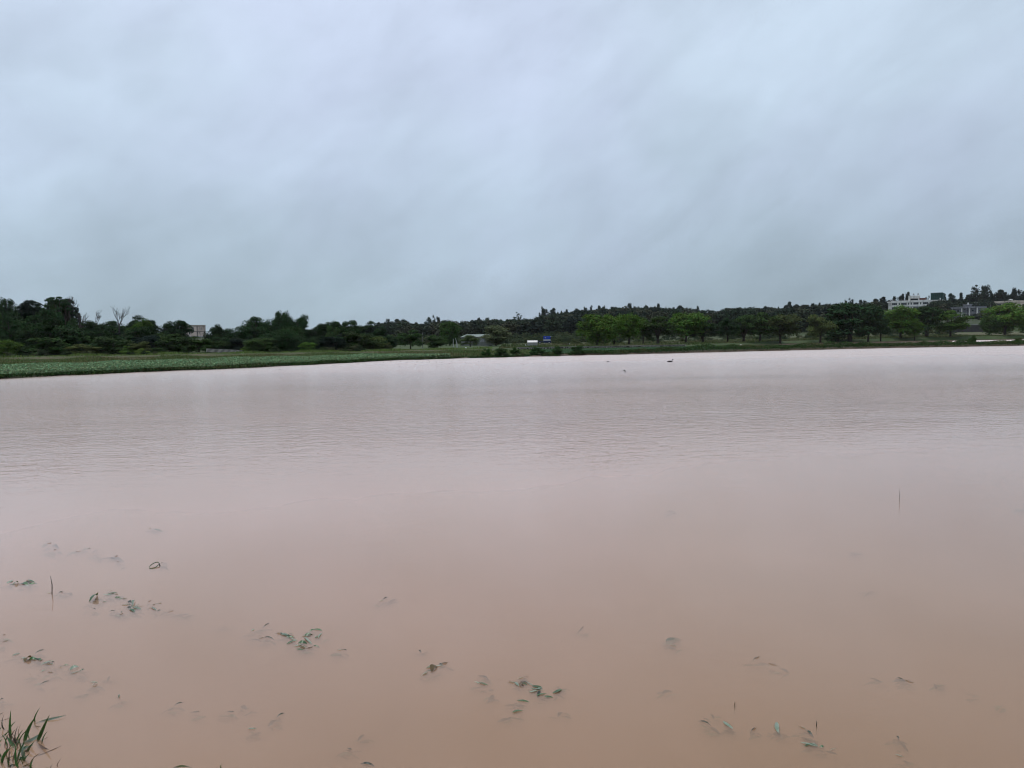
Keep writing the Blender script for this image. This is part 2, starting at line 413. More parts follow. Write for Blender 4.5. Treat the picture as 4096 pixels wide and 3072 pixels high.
def water_mat(name, alpha):
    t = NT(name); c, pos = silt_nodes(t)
    spx = t.n('ShaderNodeSeparateXYZ'); t.l(pos, spx.inputs[0])
    # wind: the flood is sheltered beside the near bank, ruffled out in the open, with streaks
    warp = t.noise(pos, .10, 4, .6, .4, sc=(.8, 1, 1))
    e1 = t.math('MULTIPLY_ADD', warp, 16.0, spx.outputs[1])
    e1 = t.math('MULTIPLY_ADD', spx.outputs[0], -.18, e1)
    wind = t.rng(e1, 16, 30)
    streak = t.rng(t.noise(pos, .09, 4, .6, .5, sc=(.5, 1.4, 1), rot=(0, 0, .25)), .36, .62, .6, 1.0)
    wind2 = t.math('MULTIPLY', wind, streak)
    r1 = t.noise(pos, 3.0, 4, .62, .35, sc=(.72, 1.25, 1), rot=(0, 0, -.12))
    r2 = t.noise(pos, 8.0, 3, .55, .2, sc=(.8, 1.3, 1), rot=(0, 0, .18))
    r3 = t.noise(pos, .9, 3, .5, .3, sc=(.45, 1.5, 1), rot=(0, 0, -.2))
    hgt = t.math('MULTIPLY_ADD', r2, .5, t.math('MULTIPLY_ADD', r3, .3, r1))
    far = t.rng(spx.outputs[1], 28, 75)
    hgt = t.math('MULTIPLY', hgt, t.math('MULTIPLY_ADD', wind2, .97, .03))
    hgt = t.math('MULTIPLY', hgt, t.math('MULTIPLY_ADD', far, -.35, 1.0))
    bp = t.n('ShaderNodeBump'); bp.inputs['Strength'].default_value = 1.0; bp.inputs['Distance'].default_value = .039
    t.l(hgt, bp.inputs['Height'])
    g = t.n('ShaderNodeBsdfGlossy'); g.inputs['Color'].default_value = (1, 1, 1, 1)
    t.l(t.math('MULTIPLY_ADD', far, .20, t.math('MULTIPLY_ADD', wind2, .07, .06)), g.inputs['Roughness']); t.l(bp.outputs[0], g.inputs['Normal'])
    fr = t.n('ShaderNodeFresnel'); fr.inputs[0].default_value = 1.33; t.l(bp.outputs[0], fr.inputs[1])
    fac = t.math('MULTIPLY', fr.outputs[0], t.math('MULTIPLY_ADD', far, -.30, t.math('MULTIPLY_ADD', wind, -.06, 1.0)))
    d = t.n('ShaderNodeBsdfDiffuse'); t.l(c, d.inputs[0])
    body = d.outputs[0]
    if alpha < 1:
        tr = t.n('ShaderNodeBsdfTransparent'); m0 = t.n('ShaderNodeMixShader'); m0.inputs[0].default_value = alpha
        t.l(tr.outputs[0], m0.inputs[1]); t.l(d.outputs[0], m0.inputs[2]); body = m0.outputs[0]
    mx = t.n('ShaderNodeMixShader'); t.l(fac, mx.inputs[0]); t.l(body, mx.inputs[1]); t.l(g.outputs[0], mx.inputs[2])
    return t.out(mx.outputs[0])
def sheet(name, x0, x1, y0, y1, z, mat, parent=None):
    return link(name, npmesh(name, [(x0, y0, z), (x1, y0, z), (x1, y1, z), (x0, y1, z)], [(0, 1, 2, 3)]), mat, parent)
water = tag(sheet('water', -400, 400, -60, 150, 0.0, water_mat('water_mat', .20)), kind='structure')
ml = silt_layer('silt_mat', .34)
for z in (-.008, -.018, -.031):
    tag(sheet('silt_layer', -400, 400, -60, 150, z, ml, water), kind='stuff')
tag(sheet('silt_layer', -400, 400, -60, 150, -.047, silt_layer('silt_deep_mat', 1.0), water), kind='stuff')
# flooded paddy behind the bank
P0 = at_z(3790, 1369, .10); 
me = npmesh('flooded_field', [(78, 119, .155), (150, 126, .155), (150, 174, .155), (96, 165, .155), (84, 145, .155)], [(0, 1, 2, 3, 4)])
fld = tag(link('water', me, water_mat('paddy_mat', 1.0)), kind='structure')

# ------------------------------------------------------------------ leaf card meshes
def unit(v): return v / np.maximum(np.linalg.norm(v, axis=1, keepdims=True), 1e-9)
def cards(C, N, S, rng, asp=.55, bend=.18):
    n = len(C); N = unit(N)
    T = unit(np.cross(N, rng.normal(size=(n, 3)))); B = np.cross(N, T)
    S = np.broadcast_to(np.asarray(S, float).reshape(-1, 1), (n, 1))
    d = -N * S * bend
    V = np.stack([C - T * S + d, C + B * S * asp, C + T * S + d, C - B * S * asp], 1).reshape(-1, 3)
    return V, np.arange(4 * n).reshape(-1, 4)
def clump_leaves(centres, radii, flat, per, rng, up=.7, out=None):
    k = len(centres)
    idx = np.repeat(np.arange(k), per)
    d = unit(rng.normal(size=(len(idx), 3)))
    d[:, 2] = np.where(rng.random(len(idx)) < .72, np.abs(d[:, 2]), d[:, 2])
    rr = rng.random(len(idx)) ** .45
    off = d * (rr * radii[idx])[:, None]; off[:, 2] *= flat
    C = centres[idx] + off
    N = d * .8 + rng.normal(size=d.shape) * .5; N[:, 2] += up
    return C, N
def crown_data(kind, rng, total, ls):
    if kind == 'round':
        k = 34; d = unit(rng.normal(size=(k, 3))); r = .22 + .20 * rng.random(k)
        c = d * r[:, None]; c[:, 2] = .5 + c[:, 2] * 1.0; rad = .13 + .10 * rng.random(k); flat = .8
    elif kind == 'umbrella':
        k = 30; a = rng.random(k) * 6.283; r = np.sqrt(rng.random(k)) * .42
        c = np.stack([np.cos(a) * r, np.sin(a) * r, .86 - 1.9 * r ** 2 - .45 * rng.random(k) * (rng.random(k) < .6)], 1)
        c[:, 2] = np.clip(c[:, 2], .1, .9); rad = .12 + .10 * rng.random(k); flat = .6
    elif kind == 'airy':
        k = 30; d = unit(rng.normal(size=(k, 3))); r = .26 + .2 * rng.random(k)
        c = d * r[:, None]; c[:, 2] = .55 + c[:, 2]; c[:, 2] = np.clip(c[:, 2], .08, .95); rad = .06 + .075 * rng.random(k); flat = .6
    elif kind == 'casuarina':
        k = 60; z = rng.random(k) ** .8; a = rng.random(k) * 6.283; r = (.10 + .34 * (1 - z) ** .8) * np.sqrt(rng.random(k))
        c = np.stack([np.cos(a) * r, np.sin(a) * r, .05 + .9 * z], 1); rad = .06 + .075 * rng.random(k) * (1.15 - z); flat = 1.6
    elif kind == 'wisp':
        k = 26; z = rng.random(k); a = rng.random(k) * 6.283; r = (.10 + .30 * rng.random(k)) * (1.15 - .6 * z)
        c = np.stack([np.cos(a) * r, np.sin(a) * r, .1 + .85 * z], 1); rad = .08 + .08 * rng.random(k); flat = 1.4
    else:   # bush
        k = 26; d = unit(rng.normal(size=(k, 3))); d[:, 2] = np.abs(d[:, 2]); r = .2 + .2 * rng.random(k)
        c = d * r[:, None]; c[:, 2] = c[:, 2] * 1.75 + .04; rad = .11 + .08 * rng.random(k); flat = .95
    if kind in ('round', 'umbrella', 'airy'):
        c[:, 0] += .06 * rng.normal(); c[:, 1] += .06 * rng.normal()
    C, N = clump_leaves(c, rad, flat, total // len(c), rng, up=.75 if kind != 'casuarina' else .2)
    S = ls * (.6 + .8 * rng.random(len(C)))
    return C, N, S
def make_crown(kind, seed, total, ls):
    rng = np.random.default_rng(seed)
    C, N, S = crown_data(kind, rng, total, ls)
    V, Fq = cards(C, N, S, rng)
    lo, hi = np.percentile(V, 1, axis=0), np.percentile(V, 99, axis=0)
    V[:, :2] = (V[:, :2] - (lo + hi)[:2] / 2) / max((hi - lo)[0], (hi - lo)[1])
    V[:, 2] = (V[:, 2] - lo[2]) / (hi - lo)[2]
    nl = len(Fq)
    if kind in ('airy', 'wisp', 'casuarina'):
        # twigs carrying the clumps
        per = total // {'airy': 30, 'wisp': 26, 'casuarina': 60}[kind]
        n0 = len(V) // 4; cen = V.reshape(-1, 4, 3).mean(1); k = n0 // per; cen = cen[:k * per].reshape(k, per, 3).mean(1)
        tv, tf = [], []
        for c in cen:
            a = np.array([0, 0, max(0.0, c[2] - .35 - .5 * np.hypot(c[0], c[1]))]); w_ = .010
            for o_ in (np.array([w_, 0, 0]), np.array([0, w_, 0])):
                m_ = a * .45 + c * .55 + np.array([0, 0, -.03]); b0 = len(V) + len(tv)
                tv += [a - o_, a + o_, m_ + o_ * .7, m_ - o_ * .7, c + o_ * .3, c - o_ * .3]; tf += [(b0, b0 + 1, b0 + 2, b0 + 3), (b0 + 3, b0 + 2, b0 + 4, b0 + 5)]
        V = np.concatenate([V, np.array(tv)]); Fq = np.concatenate([Fq, np.array(tf)])
    me = npmesh('crown', V, Fq); me.materials.append(M['leaf']); me.materials.append(M['bark'])
    mi = np.zeros(len(Fq), np.int32); mi[nl:] = 1; me.polygons.foreach_set('material_index', mi); return me
CROWN = {'round': [make_crown('round', 10 + i, 8500, .025) for i in range(5)],
         'umbrella': [make_crown('umbrella', 30 + i, 8000, .024) for i in range(5)],
         'airy': [make_crown('airy', 50 + i, 4500, .019) for i in range(3)],
         'casuarina': [make_crown('casuarina', 70 + i, 3600, .029) for i in range(4)],
         'wisp': [make_crown('wisp', 90 + i, 3000, .026) for i in range(3)],
         'bush': [make_crown('bush', 110 + i, 6000, .026) for i in range(4)],
         'small': [make_crown('round', 130 + i, 700, .062) for i in range(4)]}

# trunks: unit height, limbs reach to z = 1 inside the crown
def make_trunk(kind, seed):
    r = random.Random(seed); mb = MB()
    if kind == 'single':
        pts = [(0, 0, -.06), (.01, 0, .25), (-.01, .01, .6), (.0, .0, 1.0)]
        mb.tube(pts, [.045, .034, .024, .01], 8)
        for i in range(5):
            z = .45 + .1 * i; a = r.random() * 6.28
            mb.tube([(0, 0, z), (math.cos(a) * .1, math.sin(a) * .1, z + .1), (math.cos(a) * .2, math.sin(a) * .2, z + .16)], [.016, .011, .005], 6)
    else:
        h = .26 if kind == 'fork' else .20
        lean = r.uniform(-.05, .05)
        r0 = .05 if kind == 'fork' else .075
        mb.tube([(0, 0, -.06), (lean * .3, 0, h * .5), (lean, 0, h)], [r0 * 1.25, r0, r0 * .9], 9)
        nl = 3 if kind == 'fork' else 5
        for i in range(nl):
            a = i * 6.283 / nl + r.uniform(-.5, .5) + (.2 if kind == 'fork' else 0)
            q = r.uniform(.16, .3)
            p1 = (lean + math.cos(a) * q * .45, math.sin(a) * q * .45, h + .22); p2 = (lean + math.cos(a) * q, math.sin(a) * q, h + .5)
            mb.tube([(lean, 0, h - .03), p1, p2, (p2[0] * 1.15, p2[1] * 1.15, h + .68)], [r0 * .62, r0 * .45, r0 * .25, r0 * .1], 7)
            for j in range(2):
                a2 = a + r.uniform(-1.2, 1.2)
                mb.tube([p1, (p1[0] + math.cos(a2) * .12, p1[1] + math.sin(a2) * .12, p1[2] + .16), (p1[0] + math.cos(a2) * .22, p1[1] + math.sin(a2) * .22, p1[2] + .26)], [r0 * .3, r0 * .2, r0 * .08], 6)
    me = mb.mesh('trunk', True); me.materials.append(M['bark']); return me
TRUNK = {k: [make_trunk(k, 5 + i) for i in range(3)] for k in ('single', 'fork', 'thick')}

DARK = (.028, .056, .021); MID = (.044, .080, .024); LITE = (.090, .155, .028); OLIVE = (.084, .108, .036)
BLUE = (.034, .052, .036); BRIGHT = (.13, .19, .035); DEEP = (.014, .026, .018); SILV = (.135, .16, .075)
_cnt = [0]; WOOD = 'trees of the dense wood'
def tree(px, top, wpx, Y, kind='round', col=MID, trunk='fork', label='', group=None, cb=.25, name='tree', cat='tree', ztop=None, thick=1.0, dx=0.0):
    """one tree: root on the ground at depth Y, its top seen at row `top` of the photograph"""
    _cnt[0] += 1; i = _cnt[0]; r = random.Random(i * 13 + 5)
    T = at_y(px, top, Y); X = T[0]; g = float(H(X, Y)); h = max(float(T[2]) - g, .8); w = wpx / F * Y
    root = empty(name, (X, Y, g))
    tr = link('trunk', TRUNK[trunk][i % 3], parent=root)
    hh = h * (.93 if kind != 'casuarina' else .98)
    tr.scale = (hh * thick * .75, hh * thick * .75, hh) if trunk == 'single' else (max(hh * .8, w * .55) * thick, max(hh * .8, w * .55) * thick, hh)
    tr.rotation_euler = (0, 0, r.random() * 6.28 if trunk != 'fork' else r.uniform(-.3, .3))
    me = CROWN[kind][i % len(CROWN[kind])]
    cr_ = link('crown', me, parent=root); cr_.location = (dx * w, 0, h * cb); cr_.scale = (w, w * r.uniform(.85, 1.05), h * (1 - cb))
    cr_.rotation_euler = (0, 0, r.random() * 6.28)
    v = r.uniform(.62, 1.2) if group == WOOD else r.uniform(.85, 1.15); cr_.color = (col[0] * v * r.uniform(.92, 1.08), col[1] * v, col[2] * v * r.uniform(.9, 1.1), 1)
    tag(root, label, cat, group); return root

# ------------------------------------------------------------------ the row of trees along the terrace
def Drow(px): return np.interp(px, [2300, 2400, 2743, 3101, 3413, 3714, 4020, 4120], [134, 137, 150, 164, 177, 193, 209, 214])
ROW = [ # centre, top, width, kind, colour, trunk, crown base, label
 (2388, 1262, 125, 'round', LITE, 'fork', .22, 'yellow green leafy tree at the blue truck end of the terrace row'),
 (2456, 1264, 80, 'round', LITE, 'single', .30, 'slender green tree second along the terrace row from the blue truck'),
 (2516, 1260, 105, 'round', LITE, 'fork', .32, 'full green tree third along the terrace row from the blue truck'),
 (2572, 1276, 64, 'umbrella', MID, 'single', .25, 'small drooping green tree beside the full green one above the stone wall'),
 (2632, 1269, 110, 'umbrella', MID, 'thick', .40, 'flat topped tree with a thick leaning trunk above the stone wall'),
 (2744, 1253, 132, 'round', LITE, 'fork', .36, 'broad round green tree with a forked trunk above the stone wall end'),
 (2812, 1288, 112, 'umbrella', DARK, 'thick', .38, 'low dark spreading tree beside the broad round green one'),
 (2911, 1276, 74, 'umbrella', DARK, 'fork', .38, 'dark low tree in the middle of the terrace row, crown ragged'),
 (2976, 1265, 86, 'umbrella', MID, 'thick', .28, 'mid green tree with foliage hanging almost to its thick base'),
 (3040, 1253, 104, 'round', MID, 'fork', .32, 'tall mid green tree between the hanging foliage tree and the vase shaped one'),
 (3122, 1261, 128, 'round', OLIVE, 'fork', .38, 'vase shaped olive green tree with a clear V forked trunk'),
 (3282, 1264, 92, 'round', OLIVE, 'fork', .32, 'yellowish tree standing just before the huge dark spreading tree'),
 (3352, 1262, 96, 'umbrella', DARK, 'thick', .22, 'dark tree under the skirt of the huge dark spreading tree'),
 (3400, 1218, 200, 'umbrella', DARK, 'thick', .16, 'huge dark layered spreading tree, the largest of the terrace row'),
 (3474, 1258, 92, 'umbrella', DARK, 'fork', .30, 'dark tree next after the huge spreading tree'),
 (3524, 1262, 66, 'umbrella', DARK, 'single', .35, 'small dark tree below the corner of the long white building'),
 (3604, 1231, 124, 'round', LITE, 'fork', .24, 'bright green wide tree hiding the lower floor of the long white building'),
 (3660, 1277, 50, 'round', LITE, 'single', .35, 'small bright green tree standing in front of the thick black trunked tree'),
 (3708, 1228, 122, 'umbrella', DARK, 'thick', .30, 'dark spreading tree with a thick black trunk below the green screened tank'),
 (3804, 1245, 112, 'round', LITE, 'fork', .32, 'light green tree with a wide V trunk beside the dark retaining wall'),
 (3958, 1264, 60, 'round', MID, 'single', .22, 'small green tree at the far end of the dark retaining wall'),
 (4022, 1219, 140, 'round', LITE, 'fork', .22, 'large bright green tree hiding the lower storey of the beige house'),
 (4112, 1240, 90, 'round', LITE, 'fork', .25, 'bright green tree at the end of the terrace row past the beige house'),
]
for i, (px, top, w, k, c, tk, cb, lb) in enumerate(ROW):
    Y = float(Drow(px)) + (3.5 if i in (3, 12, 16, 18) else 0) - (3 if i == 17 else 0)
    tree(px, top, w * 1.1, Y, k, c, tk, lb, 'trees along the terrace', max(cb - .05, .12))

# ------------------------------------------------------------------ middle trees
tree(1983, 1306, 108, 143, 'round', SILV, 'fork', 'willowy olive tree covering the end of the grey shed', None, .12)
tree(1880, 1342, 70, 132, 'umbrella', OLIVE, 'fork', 'small olive tree standing in front of the grey shed wall', None, .22)
tree(1641, 1324, 98, 118, 'umbrella', MID, 'fork', 'rounded dark tree alone on the grass near a thin pole', None, .2)
tree(1748, 1344, 82, 122, 'round', MID, 'single', 'dense low dark tree between the thin pole and the shed', None, .04)
tree(1798, 1290, 80, 150, 'round', MID, 'single', 'taller deep green tree behind the leaning white poles', None, .1)
tree(1560, 1345, 70, 135, 'round', DARK, 'single', 'dark green tree at the open end of the dense wood', None, .04)

# ------------------------------------------------------------------ the dense wood
L = [ # px, top, width, Y, kind, col, cb, label
 (24, 1196, 105, 140, 'wisp', DARK, .35, 'tall thin crowned tree rising from the edge of the dense wood'),
 (40, 1255, 120, 132, 'umbrella', DARK, .2, None),
 (128, 1205, 108, 136, 'umbrella', DEEP, .45, 'flat umbrella shaped tree on the skyline of the dense wood'),
 (238, 1189, 142, 140, 'airy', DARK, .38, 'tallest tree of the dense wood, open crown with bare twigs'),
 (232, 1196, 124, 143, 'umbrella', DARK, .40, None),
 (300, 1232, 44, 138, 'airy', DEEP, .5, 'thin leaning tree on the shoulder of the tallest wood tree'),
 (180, 1250, 130, 130, 'umbrella', DARK, .2, None),
 (100, 1290, 130, 122, 'umbrella', MID, .15, None),
 (250, 1300, 130, 124, 'umbrella', DARK, .15, None),
 (375, 1288, 110, 130, 'round', DARK, .2, None),
 (450, 1288, 110, 132, 'round', DARK, .2, None),
 (565, 1268, 120, 134, 'umbrella', DARK, .2, 'broad domed dark tree between the leafless tree and the pink house'),
 (556, 1284, 96, 122, 'round', LITE, .2, 'yellow green round tree in front of the broad domed dark tree'),
 (600, 1310, 60, 122, 'round', DARK, .02, 'narrow vine draped dark tree hanging like a curtain'),
 (708, 1285, 104, 130, 'umbrella', DARK, .2, 'dark layered tree half hiding the wall of the pink house'),
 (700, 1338, 124, 114, 'round', MID, .06, 'leafy green tree below the pink house windows'),
 (792, 1348, 100, 116, 'umbrella', MID, .05, 'layered green tree directly under the pink house'),
 (852, 1305, 74, 136, 'round', DARK, .1, 'dark rounded tree touching the far corner of the pink house'),
 (868, 1340, 36, 126, 'round', MID, .02, 'narrow vine covered column of foliage beside the pink house'),
 (925, 1318, 96, 140, 'round', DARK, .1, None),
 (1022, 1272, 118, 130, 'round', DARK, .1, 'broad dark tree past the pink house with loose leafy top'),
 (1124, 1250, 74, 132, 'round', DARK, .15, 'tall dark tree with a pointed top in the dense wood'),
 (1190, 1268, 88, 133, 'round', DARK, .15, 'dark dome topped tree beside the pointed one'),
 (1278, 1300, 100, 134, 'umbrella', DARK, .15, None),
 (1330, 1288, 84, 136, 'umbrella', DARK, .2, None),
 (1402, 1285, 84, 136, 'umbrella', DARK, .2, None),
 (1478, 1290, 90, 138, 'umbrella', DARK, .2, None),
 (1510, 1310, 80, 130, 'round', DARK, .1, None),
 # edge bushes and low trees at the front of the wood
 (30, 1363, 90, 103, 'round', LITE, .0, 'rounded bright low tree at the corner of the crop strip'),
 (186, 1354, 176, 106, 'bush', MID, .0, 'wide low layered tree at the front of the dense wood'),
 (330, 1378, 112, 105, 'round', OLIVE, .03, 'olive low tree beside the wide layered one'),
 (300, 1335, 120, 114, 'umbrella', MID, .1, None),
 (452, 1352, 136, 108, 'round', MID, .03, 'leafy mid green low tree in front of the leafless tree'),
 (400, 1325, 110, 118, 'round', DARK, .1, None),
 (560, 1369, 80, 106, 'round', OLIVE, .02, 'olive bushy tree above the tiny yellow green shrub'),
 (512, 1385, 56, 105, 'bush', LITE, .0, 'pale green shrub between the olive bushy tree and the grass bank'),
 (567, 1407, 50, 103.5, 'bush', BRIGHT, .0, 'tiny yellow green shrub at the foot of the dense wood'),
 (628, 1395, 60, 105, 'bush', MID, .0, 'dark shrub beside the tiny yellow green one'),
 (890, 1361, 116, 119, 'umbrella', MID, .03, 'low layered tree behind the striped parapet'),
 (948, 1352, 80, 122, 'round', DARK, .03, None),
 (985, 1385, 46, 111, 'bush', LITE, .0, 'yellow green shrub at the end of the striped parapet'),
 (1034, 1356, 104, 108, 'round', MID, .02, 'leafy low tree next past the striped parapet'),
 (1072, 1358, 90, 110, 'round', MID, .02, None),
 (1168, 1332, 84, 116, 'umbrella', MID, .04, 'layered green tree below the pointed dark tree'),
 (1229, 1370, 72, 108, 'umbrella', LITE, .02, 'low spreading tree leaning out over the grass bank'),
 (1292, 1345, 100, 118, 'round', DARK, .02, None),
 (1392, 1348, 110, 114, 'round', DARK, .02, 'dark blue green low tree near the open end of the dense wood'),
 (1492, 1350, 96, 114, 'round', OLIVE, .02, 'olive brown low tree near the open end of the dense wood'),
 (1545, 1372, 60, 116, 'bush', OLIVE, .0, None),
]
WOOD = 'trees of the dense wood'
FILL = 'dark green broadleaf tree crowded inside the dense wood beyond the crop'
LM = [(20, 'the bright low tree at the crop corner'), (120, 'the wide low layered tree'), (215, 'the tallest tree'), (330, 'the olive low tree'), (400, 'the slender leafless tree'), (472, 'the forked leafless tree'), (560, 'the broad domed tree'), (640, 'the vine draped tree'), (700, 'the layered tree hiding the pink house'), (800, 'the pink house'), (890, 'the striped parapet'), (960, 'the yellow green shrub by the parapet'), (1034, 'the broad loose topped tree'), (1124, 'the pointed dark tree'), (1190, 'the dome topped tree'), (1229, 'the low tree leaning over the bank'), (1300, 'the grass bank end'), (1392, 'the blue green low tree'), (1492, 'the olive brown low tree'), (1560, 'the open end of the wood')]
def wood_label(px, Y, k, c):
    m = min(LM, key=lambda q: abs(q[0] - px))[1]
    cn = {DARK: 'dark green', DEEP: 'blackish green', MID: 'mid green', OLIVE: 'olive'}.get(c, 'green')
    return f"{cn} {'flat crowned' if k == 'umbrella' else 'round crowned'} tree {'close by' if Y < 122 else 'a row behind' if Y < 140 else 'deep behind'} {m}"
for (px, top, w, Y, k, c, cb, lb) in L:
    bush = k == 'bush' and w < 100
    tree(px, top, w, Y, k, c, 'thick' if k in ('umbrella', 'airy') else 'single', lb or wood_label(px, Y, k, c), WOOD if not bush or not lb else 'shrubs at the foot of the wood', cb,
         name='shrub' if bush and lb else 'tree', cat='shrub' if bush and lb else 'tree')
SKY = np.array([(-80, 1200), (0, 1200), (60, 1215), (85, 1250), (100, 1220), (170, 1215), (215, 1205), (270, 1205), (300, 1245), (320, 1280), (345, 1292), (510, 1292), (525, 1277), (570, 1272), (625, 1290), (650, 1305), (665, 1292), (735, 1292), (740, 1352), (835, 1352), (840, 1318), (860, 1308), (885, 1318), (960, 1318), (975, 1285), (1000, 1278), (1085, 1290), (1105, 1264), (1125, 1254), (1150, 1270), (1200, 1272), (1230, 1310), (1260, 1305), (1300, 1292), (1430, 1290), (1530, 1300), (1550, 1325), (1600, 1345)], float)
r = random.Random(3)
for Y in (111, 119, 127, 136, 146, 158, 172):
    px = -60 + r.uniform(0, 50)
    while px < 1545:
        w = r.uniform(70, 120) * 128 / Y
        lo = float(max(np.interp(px - w * .3, SKY[:, 0], SKY[:, 1]), np.interp(px, SKY[:, 0], SKY[:, 1]), np.interp(px + w * .3, SKY[:, 0], SKY[:, 1])))
        if Y > 140 and (700 < px < 860): px += w * .8; continue
        top = lo + r.uniform(4, 30) + max(0, (140 - Y)) * r.uniform(.7, 2.0)
        base = at_y(px, 1400, Y); gz = float(H(base[0], Y)); by = hor(px) - (gz - 2) * F / Y
        if by - top > 25 and not (775 < px < 985 and Y < 116):
            tree(px, top, w, Y, kk := r.choice(['round', 'umbrella', 'umbrella'] if Y > 128 else ['round', 'bush', 'round']), kc := r.choice([DARK, DARK, DEEP, DARK, MID]), 'single', wood_label(px, Y, kk, kc), WOOD, r.choice([.03, .08, .15]) if Y > 128 else 0.0)
        px += w * r.uniform(.7, 1.0)

# leafless trees
def dead_tree(px, base, top, Y, seed, label, spread=.5, lean=0.0, dens=5, fine=False):
    rr = random.Random(seed)
    T = at_y(px, top, Y); g = float(H(T[0], Y)); h = T[2] - g
    zb = at_y(px, base, Y)[2] - g
    root = empty('leafless_tree', (T[0], Y, g)); mb = MB(); tw = MB()
    mb.tube([(0, 0, -.2), (0, 0, zb * .6), (lean * .3, 0, zb)], [h * .02, h * .017, h * .013], 7)
    def br(p, d, ln, rad, lv):
        d = d.normalized(); q = p + d * ln * .5 + Vector((rr.uniform(-.08, .08), rr.uniform(-.08, .08), 0)) * ln
        e = p + d * ln
        (mb if lv < 2 else tw).tube([p, q, e], [rad, rad * .8, rad * .55], 5)
        if lv < 4:
            for k in range(3 if lv < (2 if not fine else 3) else 2):
                nd = d + Vector((rr.uniform(-1, 1), rr.uniform(-.7, .7), rr.uniform(-.15, .75))) * .85
                br(p + d * ln * rr.uniform(.5, 1.0), nd, ln * rr.uniform(.5, .75), rad * .58, lv + 1)
    L0 = (h - zb)
    for k in range(dens):
        a = rr.uniform(-1, 1)
        br(Vector((lean * .3, 0, zb * rr.uniform(.92, 1.0))), Vector((a * spread + lean, rr.uniform(-.3, .3), 1)), L0 * rr.uniform(.42, .6), h * .009, 0)
    mb.build('trunk', M['dead_wood'], root); tw.build('twigs', M['dead_wood'], root)
    tag(root, label, 'leafless tree', 'leafless trees in the wood')
dead_tree(472, 1298, 1232, 128, 4, 'bare forked leafless tree standing clear above the dense wood', .8, .25, 4)
dead_tree(328, 1300, 1254, 130, 8, 'fine twigged leafless grey tree beside the tallest wood tree', .7, 0, 7, True)
dead_tree(378, 1296, 1243, 131, 12, 'slender leafless tree bending away from the tallest wood tree', .6, .35, 3)
dead_tree(275, 1240, 1186, 141, 15, 'bare twigs sticking out above the tallest wood tree', .9, .3, 5)

# ------------------------------------------------------------------ hills: forest mass and its skyline trees
SKH = np.array([(1480, 1306), (1530, 1296), (1560, 1288), (1600, 1286), (1650, 1297), (1700, 1300), (1750, 1286), (1800, 1286), (1815, 1296), (1850, 1289), (1900, 1283), (1950, 1282), (2000, 1282), (2040, 1275), (2110, 1280), (2150, 1270), (2190, 1262), (2250, 1248), (2330, 1243), (2400, 1234), (2500, 1230), (2600, 1229), (2700, 1235), (2790, 1236), (2830, 1243), (2850, 1250), (2900, 1237), (3000, 1231), (3080, 1230), (3130, 1236), (3200, 1222), (3280, 1220), (3400, 1214), (3500, 1208), (3560, 1200), (3740, 1200), (3800, 1200), (3840, 1196), (3900, 1180), (4000, 1176), (4096, 1178), (4200, 1176)], float)
def allow(px, Y):
    """lowest row a hill tree may reach so that it keeps clear of the buildings"""
    lo = float(np.interp(px, SKH[:, 0], SKH[:, 1]))
    if Y < 490 and 3495 < px < 3760: lo = max(lo, 1248 if px < 3730 else 1214)
    if Y < 470 and 3690 < px < 3785: lo = max(lo, 1214)
    if Y < 440 and 3780 < px < 3935: lo = max(lo, 1270 if px < 3850 else 1292)
    if Y < 450 and 3935 < px < 4110: lo = max(lo, 1240)
    if Y < 470 and 690 < px < 860: lo = max(lo, 1352)
    return lo
rng = np.random.default_rng(11)
PROT = []
for i in range(5):
    g_ = np.random.default_rng(200 + i); C, N, S = crown_data('round' if i < 3 else 'umbrella', g_, 640, .066)
    PROT.append(cards(C, N, S, g_, .6))
PROTC = []
for i in range(2):
    g_ = np.random.default_rng(220 + i); C, N, S = crown_data('casuarina', g_, 260, .07); PROTC.append(cards(C, N, S, g_, .5))
VV, FF, CC = [], [], []; nv = 0
def put(prot, X, Y, z, w, h, col):
    global nv
    v, f = prot; a = rng.random() * 6.283; ca, sa = math.cos(a), math.sin(a)
    q = np.stack([(v[:, 0] * ca - v[:, 1] * sa) * w + X, (v[:, 0] * sa + v[:, 1] * ca) * w + Y, v[:, 2] * h + z], 1)
    VV.append(q); FF.append(f + nv); CC.append(np.tile(np.asarray(col), (len(q), 1))); nv += len(q)
HC = [(.020, .034, .022), (.034, .048, .028), (.046, .054, .032), (.026, .042, .024), (.015, .026, .020), (.054, .058, .036)]
for Y in list(np.arange(300, 560, 13)):
    px = 1380 + rng.random() * 30
    while px < 4230:
        w = rng.uniform(5.5, 13); X = at_y(px, 1350, Y)[0]; g = float(H(X, Y))
        hgt = rng.uniform(6.0, 9.5)
        ytop = hor(px) - (g + hgt - 2) * F / Y; lim = allow(px, Y) + 4
        if ytop < lim:
            hgt = (hor(px) - lim) / F * Y + 2 - g - rng.random() ** 1.5 * 3.2 + .8
        skip = (px > 3400 and Y < 345) or (3780 < px < 3935 and Y < 445) or (1380 < px < 1560 and Y < 330)
        if hgt > 1.5 and not skip:
            c = HC[rng.integers(len(HC))]
            put(PROT[rng.integers(5)], X, Y + rng.uniform(-4, 4), g - .15 * hgt, w, hgt * 1.15 / .95, c)
        px += w * F / Y * rng.uniform(.55, .85)
